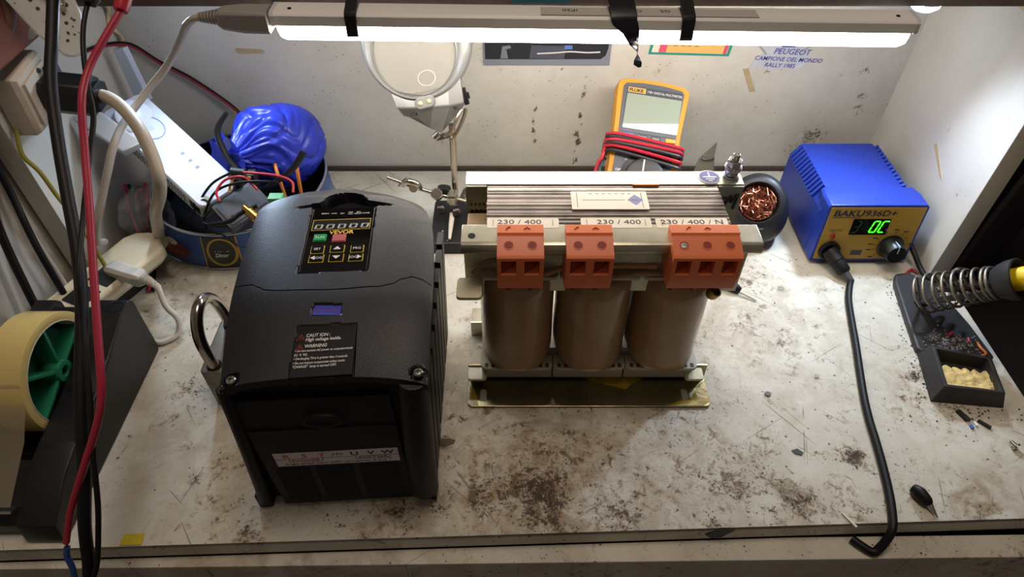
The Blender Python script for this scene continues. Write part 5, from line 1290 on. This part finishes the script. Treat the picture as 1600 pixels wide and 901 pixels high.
# grey electronics box, connectors, loose wires
eb = thing('electronics_box', 'dark grey plastic enclosure lying open in the tin', 'enclosure', (-275, 520, 20))
EU, EV, EN = ortho((.62, .62, .15), (-.6, .6, .4))
EF = frame((-254, 491, 73), EU, EV, EN)
g = G(EF); g.prism(rrect(-23, 22, -15, 15, 2), -11, 0); g.prism(rrect(-20, 19, -12.5, 12.5, 1.5), 0, 1.0); g.done('enclosure', mat('enclosure_grey', '3b4148', .45), eb, bev=.8)
g = G(EF); g.lathe([(2.4, 1.0), (2.4, 1.4), (.1, 1.4)], (-14, -6, 0), n=14); g.done('plug_hole', RUBBER, eb)
cn = thing('coax_connector', 'gold coaxial connector poking over the tin rim beside the inverter', 'connector', (-236, 470, 77))
g = G(); g.lathe([(3, -12), (3, -6), (4.8, -6), (4.8, 3), (3.6, 3), (3.6, 11), (3, 11)], (-236, 470, 77), (0.754, -0.464, -0.464), 18); g.done('connector_body', mat('gold', 'c3a25c', .25, 1.), cn)
g = G(); g.box(-219, -206, 470, 479, 88, 96); g.done('green_terminal', mat('terminal_green', '4f9a62', .4), bev=.8)
bpy.context.view_layer.update()
tag(bpy.data.objects['green_terminal'], 'small green screw terminal beside the inverter in the tin', 'connector')
BW = RUBBER

cable('loose_wire', [(-259, 507, 99), (-279, 499, 91), (-296, 487, 73), (-304, 484, 62)], 1.2, BW, 'black wire arching from the dark bead to the left rim of the tin', 'wire')
cable('loose_wire', [(-215, 494, 97), (-247, 492, 98), (-273, 490, 89), (-288, 482, 68), (-289, 477, 54)], 1.2, BW, 'black wire looping low across the grey enclosure in the tin', 'wire')
cable('loose_wire', [(-298, 485, 77), (-286, 489, 80), (-280, 482, 75), (-288, 474, 67), (-274, 471, 63), (-259, 472, 64)], 1.1, BW, 'black wire curled at the left front rim of the tin', 'wire')
cable('loose_wire', [(-234, 489, 92), (-246, 497, 100), (-263, 496, 98), (-271, 487, 91), (-268, 481, 85)], 1.2, mat('wire_red_bright', 'b8343e', .4), 'red wire arching over the grey enclosure', 'wire')
cable('loose_wire', [(-246, 499, 104), (-217, 497, 102), (-202, 493, 98), (-200, 485, 92)], 1.2, mat('wire_red_bright', 'b8343e', .4), 'red wire running right from the dark bead', 'wire')
cable('loose_wire', [(-241, 499, 98), (-256, 499, 98), (-261, 489, 89)], 1.1, mat('wire_yellow', 'c9a23a', .45), 'yellow wire beside the red arch in the tin', 'wire')
g = G(); g.tube([(-259, 503, 102), (-246, 502, 101)], [4.0, 3.8], 10, smooth=0); tag(g.done('wire_joint', mat('bead_dark', '1c2622', .5), bev=.5), 'dark sleeve joining the thin black and red wires', 'connector')
cable('coax_lead', [(-234, 478, 82), (-248, 472, 78), (-259, 466, 73), (-283, 472, 64)], 2.2, BW, 'black coaxial lead behind the gold connector', 'cable')
cable('front_wire', [(-306, 485, 53), (-270, 467, 56), (-255, 458, 52), (-239, 450, 54)], .8, BW, 'thin black wire draped down the tin front over its label', 'wire')

# ---------------------------------------------------------------- white wireless unit leaning in the tin
WU, WV = Vector((.7427, -.5246, -.4162)), Vector((.6059, .7911, .0842))
WU, WV, WN = ortho(WU, WV)
wo = Vector((0, 0, 460))+(Vector((-349.2, 565.7, 90.5))-Vector((0, 0, 460)))*.947
wf = thing('wireless_unit', 'white slab shaped wireless unit with ring light leaning in the tin', 'router', tuple(wo))
WF_ = frame(wo, WU, WV, WN)
GW = lambda: G(WF_)
PEARL = mat('pearl_white', 'd3d8e2', .3)
g = GW(); o_ = rrect(-60, 76, -20.5, 24, 7, 6)
g.loft([[(x, y, -5) for x, y in o_], [(x, y, -1.5) for x, y in o_], [(x*.99+.2, y*.94+.1, 0) for x, y in o_]]); g.done('front_shell', PEARL, wf, sharp=40)
g = GW(); o2 = rrect(-58, 75, -19.5, 23, 6, 5); g.loft([[(x, y, -24) for x, y in o2], [(x, y, -5.2) for x, y in o2]]); g.done('back_shell', mat('unit_grey', 'c9c9c5', .45), wf, sharp=40)
for i in range(18):
    for j in range(4):
        if 7 <= i <= 8: continue
        g = GW(); x = -22+i*4.2; z = -9-j*3.4; g.lathe([(.75, 0), (.75, .5), (.1, .5)], (x, -19.7, z), (0, -1, 0), 8); o = g.done('vent_hole', mat('vent_dark', '3a3a3a', .8), wf)
g = GW(); g.box(57, 70, -20, -19, -19, -8); g.done('port', RUBBER, wf)
g = GW(); g.tube([(-21+13.6*math.cos(a), 3.5+11*math.sin(a), .1) for a in [2*math.pi*k/48 for k in range(48)]], .45, 6, smooth=0, closed=True); g.done('ring_light', mat('ring_blue', '7f9bd8', .3), wf)
g = GW(); g.box(-23.5, -18.5, 1.5, 6, 0, .25); g.done('logo', mat('logo_pale', 'c8d0e0', .35), wf)
for x in (18, 28.5, 38):
    g = GW(); g.box(x-1, x+1.6, 4.5, 8, 0, .3); g.done('status_light', mat('light_dim', '6d7690', .3), wf)
fb = thing('white_bracket', 'white mounting bracket and flat arm behind the white wireless unit', 'bracket', (-370, 590, 90))
g = G(); g.loft([[(-387, 612, 166), (-376, 612, 168), (-374, 618, 168), (-385, 618, 166)], [(-385, 610, 110), (-372, 610, 113), (-370, 616, 113), (-383, 616, 110)]]); g.done('flat_arm', mat('pale_blue_plastic', 'c3cedd', .35), fb, bev=.8)
g = G(); g.loft([[(-399, 528, 143), (-380, 540, 145), (-378, 543, 139), (-399, 531, 136)], [(-354, 508, 120), (-340, 522, 121), (-340, 525, 115), (-355, 511, 112)]]); g.done('foot_bar', mat('unit_white', 'a5a5a2', .4), fb, bev=2)
g = G(); g.lathe([(14, 0), (17, 2), (17, 14), (14, 16)], (-366, 560, 118), (.5, -.3, .6), 28); g.done('pivot', PEARL, fb)
# plastic bag of red and black wire behind the strip
bgm = bpy.data.materials.new('clear_film'); bgm.use_nodes = True
_p = bgm.node_tree.nodes['Principled BSDF']; _p.inputs['Base Color'].default_value = srgb('c9cbd0'); _p.inputs['Alpha'].default_value = .22; _p.inputs['Roughness'].default_value = .08
bag = thing('plastic_bag', 'clear plastic bag holding coiled red and black wire behind the power strip', 'bag', (-378, 520, 0))
g = G()
def bagp(u, v):
    a = u*2*math.pi; r = (20+7*math.sin(math.pi*min(1, v*1.05)))*(.02+.98*min(1, (1-v)*6, v*8+.15))
    w = 1+.22*noise.noise(Vector((math.cos(a)*2, math.sin(a)*2, v*4)))
    return (-372+r*w*.75*math.cos(a)+6*v, 524+r*w*math.sin(a)-8*v, .6+74*v)
g.grid(bagp, 40, 24); g.done('film', bgm, bag, sharp=25)
for k, (m, r) in enumerate(((RUBBER, 17), (mat('wire_red_bright', 'b8343e', .4), 15), (RUBBER, 13), (mat('wire_red_bright', 'b8343e', .4), 18))):
    cable('coiled_wire', [(-375+r*.6*math.cos(a)+k, 527+r*.5*math.sin(a), 34+r*1.5*math.sin(a+k*.35)+k*2) for a in [i*.45+k for i in range(13)]], 1.5, m, ('black coil of wire inside the clear bag, outer loop', 'red coil of wire inside the clear bag, inner loop', 'black coil of wire inside the clear bag, small loop', 'red coil of wire inside the clear bag, wide loop')[k], 'wire', 8)
for k, (dx, m, nm) in enumerate(((0, mat('wire_red_bright', 'b8343e', .4), 'red'), (4, RUBBER, 'black'))):
    cable('loose_wire', [(-390+dx, 540, 60), (-384+dx, 520, 40), (-374+dx, 500, 14), (-366+dx, 484, 3), (-357+dx, 462, 2.4), (-352+dx, 446, 2.4)], 1.5, m, nm+' wire running from the bag to the power strip along the bench', 'wire')
g = G(); g.grid(lambda u, v: (-386+18*u, 503+22*v, 12+5*noise.noise(Vector((u*4, v*4, 1)))+4*u), 10, 10); o = g.done('foil_scrap', mat('foil', 'c2d3ea', .15, 1.), thick=0); tag(o, 'crinkled shiny foil scrap beside the bag and tin', 'scrap')
# ---------------------------------------------------------------- small things on the bench
g = G(); g.prism([(-277.5, 205.5), (-263, 206), (-262.4, 197.8), (-277.8, 197.4)], .05, .35); o = g.done('yellow_tape_patch', mat('tape_yellow', 'c8b422', .5, vary=.1)); tag(o, 'square of yellow tape on the front edge of the bench', 'tape')
g = G(); g.prism([(149, -2), (161, -2.2), (154, -14), (147, -15.5), (141, -10)], 209.3, 209.9, 'y'); o = g.done('black_tape_patch', mat('tape_dull_black', '201f22', .5)); tag(o, 'diamond of black tape on the bench front face', 'tape')
sb = thing('bit_holder', 'small black rubber tip with a shiny metal point near the front right', 'tool', (304, 230, 0))
g = G(); g.tube([(300, 239, 4), (302, 234, 5), (304.5, 229, 4.4), (306, 226, 3.4)], [4.2, 6, 5.4, 3.6], 16, flat=.8); g.done('rubber_body', RUBBER, sb)
g = G(); g.lathe([(2, 0), (2.4, 2), (1.4, 6), (.3, 11)], (306, 227, 4), (.35, -.93, -.25), 14); g.done('metal_point', STEEL, sb)
pr_ = thing('scriber', 'black handled scriber with a steel needle right of the orange terminals', 'tool', (215, 448, 0))
g = G(); g.tube([(192, 462, 5), (205, 456, 5), (216, 449, 4.6), (221, 445.5, 3.6)], [4.6, 5, 4.8, 2.6], 14); g.done('handle', RUBBER, pr_)
g = G(); g.tube([(219, 445, 3.8), (234, 434.5, 1.6)], [1.1, .8], 8, smooth=0); g.done('needle', STEEL, pr_)
def chip(name, pts, z, m, label, cat='scrap', h=1.2, z0=.05):
    g = G(); g.prism(pts, z0, z0+h); return tag(g.done(name, m, bev=min(.2, h*.3)), label, cat)
CB = mat('charred_black', '1a1816', .6)
chip('plastic_shard', [(366, 309), (369, 310), (372, 304), (374, 300), (370, 299.5), (368, 304)], 0, CB, 'charred black plastic shard in front of the sponge tray', h=3)
chip('plastic_shard', [(379, 299.5), (381, 301), (388, 294), (386, 292)], 0, CB, 'straight black sliver to the right of the charred shard', h=2)
chip('blue_bit', [(371, 296), (373.4, 296), (373.4, 292.5), (371, 292.5)], 0, mat('bit_blue', '4a6fae', .4), 'tiny blue plastic bit beside the charred shard', h=2)
chip('white_bit', [(375.5, 299), (377.5, 299), (378, 295), (376, 295)], 0, WHITEP, 'tiny white bit beside the black sliver', h=1.6)
chip('wood_sliver', [(241, 221), (243, 220.5), (249, 210.5), (247.6, 210)], 0, mat('pale_wood', 'd9d0bd', .6), 'pale pointed wood sliver on the front edge near the hanging lead', h=1.2)
chip('dark_flake', [(220, 273), (225, 274.5), (229, 271), (227, 268.5), (222, 270)], 0, mat('flake_slate', '34343a', .5), 'dark slate flake lying on the bench right of the transformer front', h=.8)
g = G(); g.lathe([(3.2, 0), (3.2, 1.4), (1.6, 2), (1.5, 6), (.2, 6.5)], (397, 274, 3), (-.4, .8, .1), 16); o = g.done('loose_screw', STEEL); tag(o, 'loose steel screw lying near the right frame edge', 'screw')
chip('tape_shred', [(-58, 283), (-50, 284), (-45, 282.5), (-46, 279), (-52, 277), (-58, 278)], 0, mat('shred_brown', '5b4a38', .6), 'brown torn shred stuck at the right side of the inverter', h=.4)
chip('coin_stain_disc', [(263+3.4*math.cos(a), 452+3.4*math.sin(a)) for a in [k*.5236 for k in range(12)]], 0, mat('disc_grey', '8b867a', .6), 'small grey disc stuck to the bench in front of the copper wool pot', h=.4)
chip('dark_bead', [(216+2.6*math.cos(a), 326.6+2.4*math.sin(a)) for a in [k*.5236 for k in range(12)]], 0, mat('bead_brown', '4b4238', .5), 'round dark brown bead on the bench right of the transformer', h=1.2)
chip('black_scrap', [(383.5, 442), (388, 444), (390, 440), (386, 437.5), (383, 439)], 0, CB, 'black angular scrap on the stand plate beside the spring', h=3, z0=7.1)
random.seed(21)
g = G()
for k in range(260):
    x, y = random.gauss(393, 12), random.gauss(377, 7)
    if not (364 < x < 417 and 366 < y < 410): continue
    r = random.uniform(.35, 1.1)
    g.ball((x, y, 7.1+r*.5), r, 6, (1, random.uniform(.6, 1.4), .6))
o = g.done('solder_crumbs', mat('solder_grey', 'a7a49e', .35, .7, vary=.6, vscale=400), st_); o['kind'] = 'stuff'
g = G()
for k in range(150):
    t = random.random()
    side_ = random.random()
    if side_ < .6: x, y = 379-31*t+random.gauss(-3, 3.5), 468-150*t+random.gauss(0, 3)
    else: x, y = 395+random.gauss(0, 25), 306+random.gauss(0, 5)
    if x > 428 or y < 230: continue
    r = random.uniform(.25, .9)
    g.ball((x, y, r*.4), r, 6, (1, random.uniform(.5, 1.6), .6))
o = g.done('bench_crumbs', mat('crumb_dark', '4a433a', .7, vary=.7, vscale=500)); o['kind'] = 'stuff'; tag(o, 'dark crumbs and solder dust along the iron stand', 'crumbs')
for nm, pts, c, lab in (('red_sleeve', [(392, 385, 8.4), (397, 388, 8.6)], 'a82a3a', 'short red sleeve lying on the stand plate nearer the spring'), ('red_sleeve', [(408, 382, 8.2), (407, 377, 8.2)], 'a82a3a', 'short red sleeve on the stand plate above the orange strip'), ('orange_strip', [(414, 377, 8.2), (413, 370, 9), (415, 364, 8.6), (409, 361, 8.4)], 'd0702f', 'bent orange insulation strip at the corner of the sponge tray')):
    g = G(); g.tube(pts, 1.1, 8, smooth=3); tag(g.done(nm, mat('bit_'+c, c, .45)), lab, 'scrap')
g = G(); pts = []
for i in range(70):
    a = i*.35; pts.append((424+9*math.cos(a)+i*.03, 448+1.5*math.sin(a)*.4+i*.05, 20+9*math.sin(a)))
g.tube(pts, .55, 6, smooth=2); tag(g.done('wire_coil', mat('fine_wire', 'aaa49a', .3, 1.)), 'loose coil of thin bare wire behind the spring holder', 'wire')
g = G(); g.tube([(392, 470, 2), (400, 476, 2.6), (404, 472, 2)], 1.4, 8); tag(g.done('red_sleeve', mat('bit_a82a3a', 'a82a3a', .45)), 'red scrap of sleeve between the blue station and the stand', 'scrap')
# repeats share a group phrase
GROUPS = {'loose_wire': 'loose wires in and around the tin', 'coiled_wire': 'coiled wires inside the clear bag', 'tape_scrap': 'old tape scraps on the walls',
          'red_sleeve': 'red sleeve scraps by the iron stand', 'wall_cable': 'black cables on the left room wall', 'upper_cable': 'cables at upper left',
          'orange_wire': 'orange wires in the tin', 'spot_light': 'cool spots under the shelf', 'plastic_shard': 'charred scraps in front of the sponge tray'}
for o in list(COL.objects):
    k = o.name.split('.')[0]
    if o.parent is None and k in GROUPS: o['group'] = GROUPS[k]
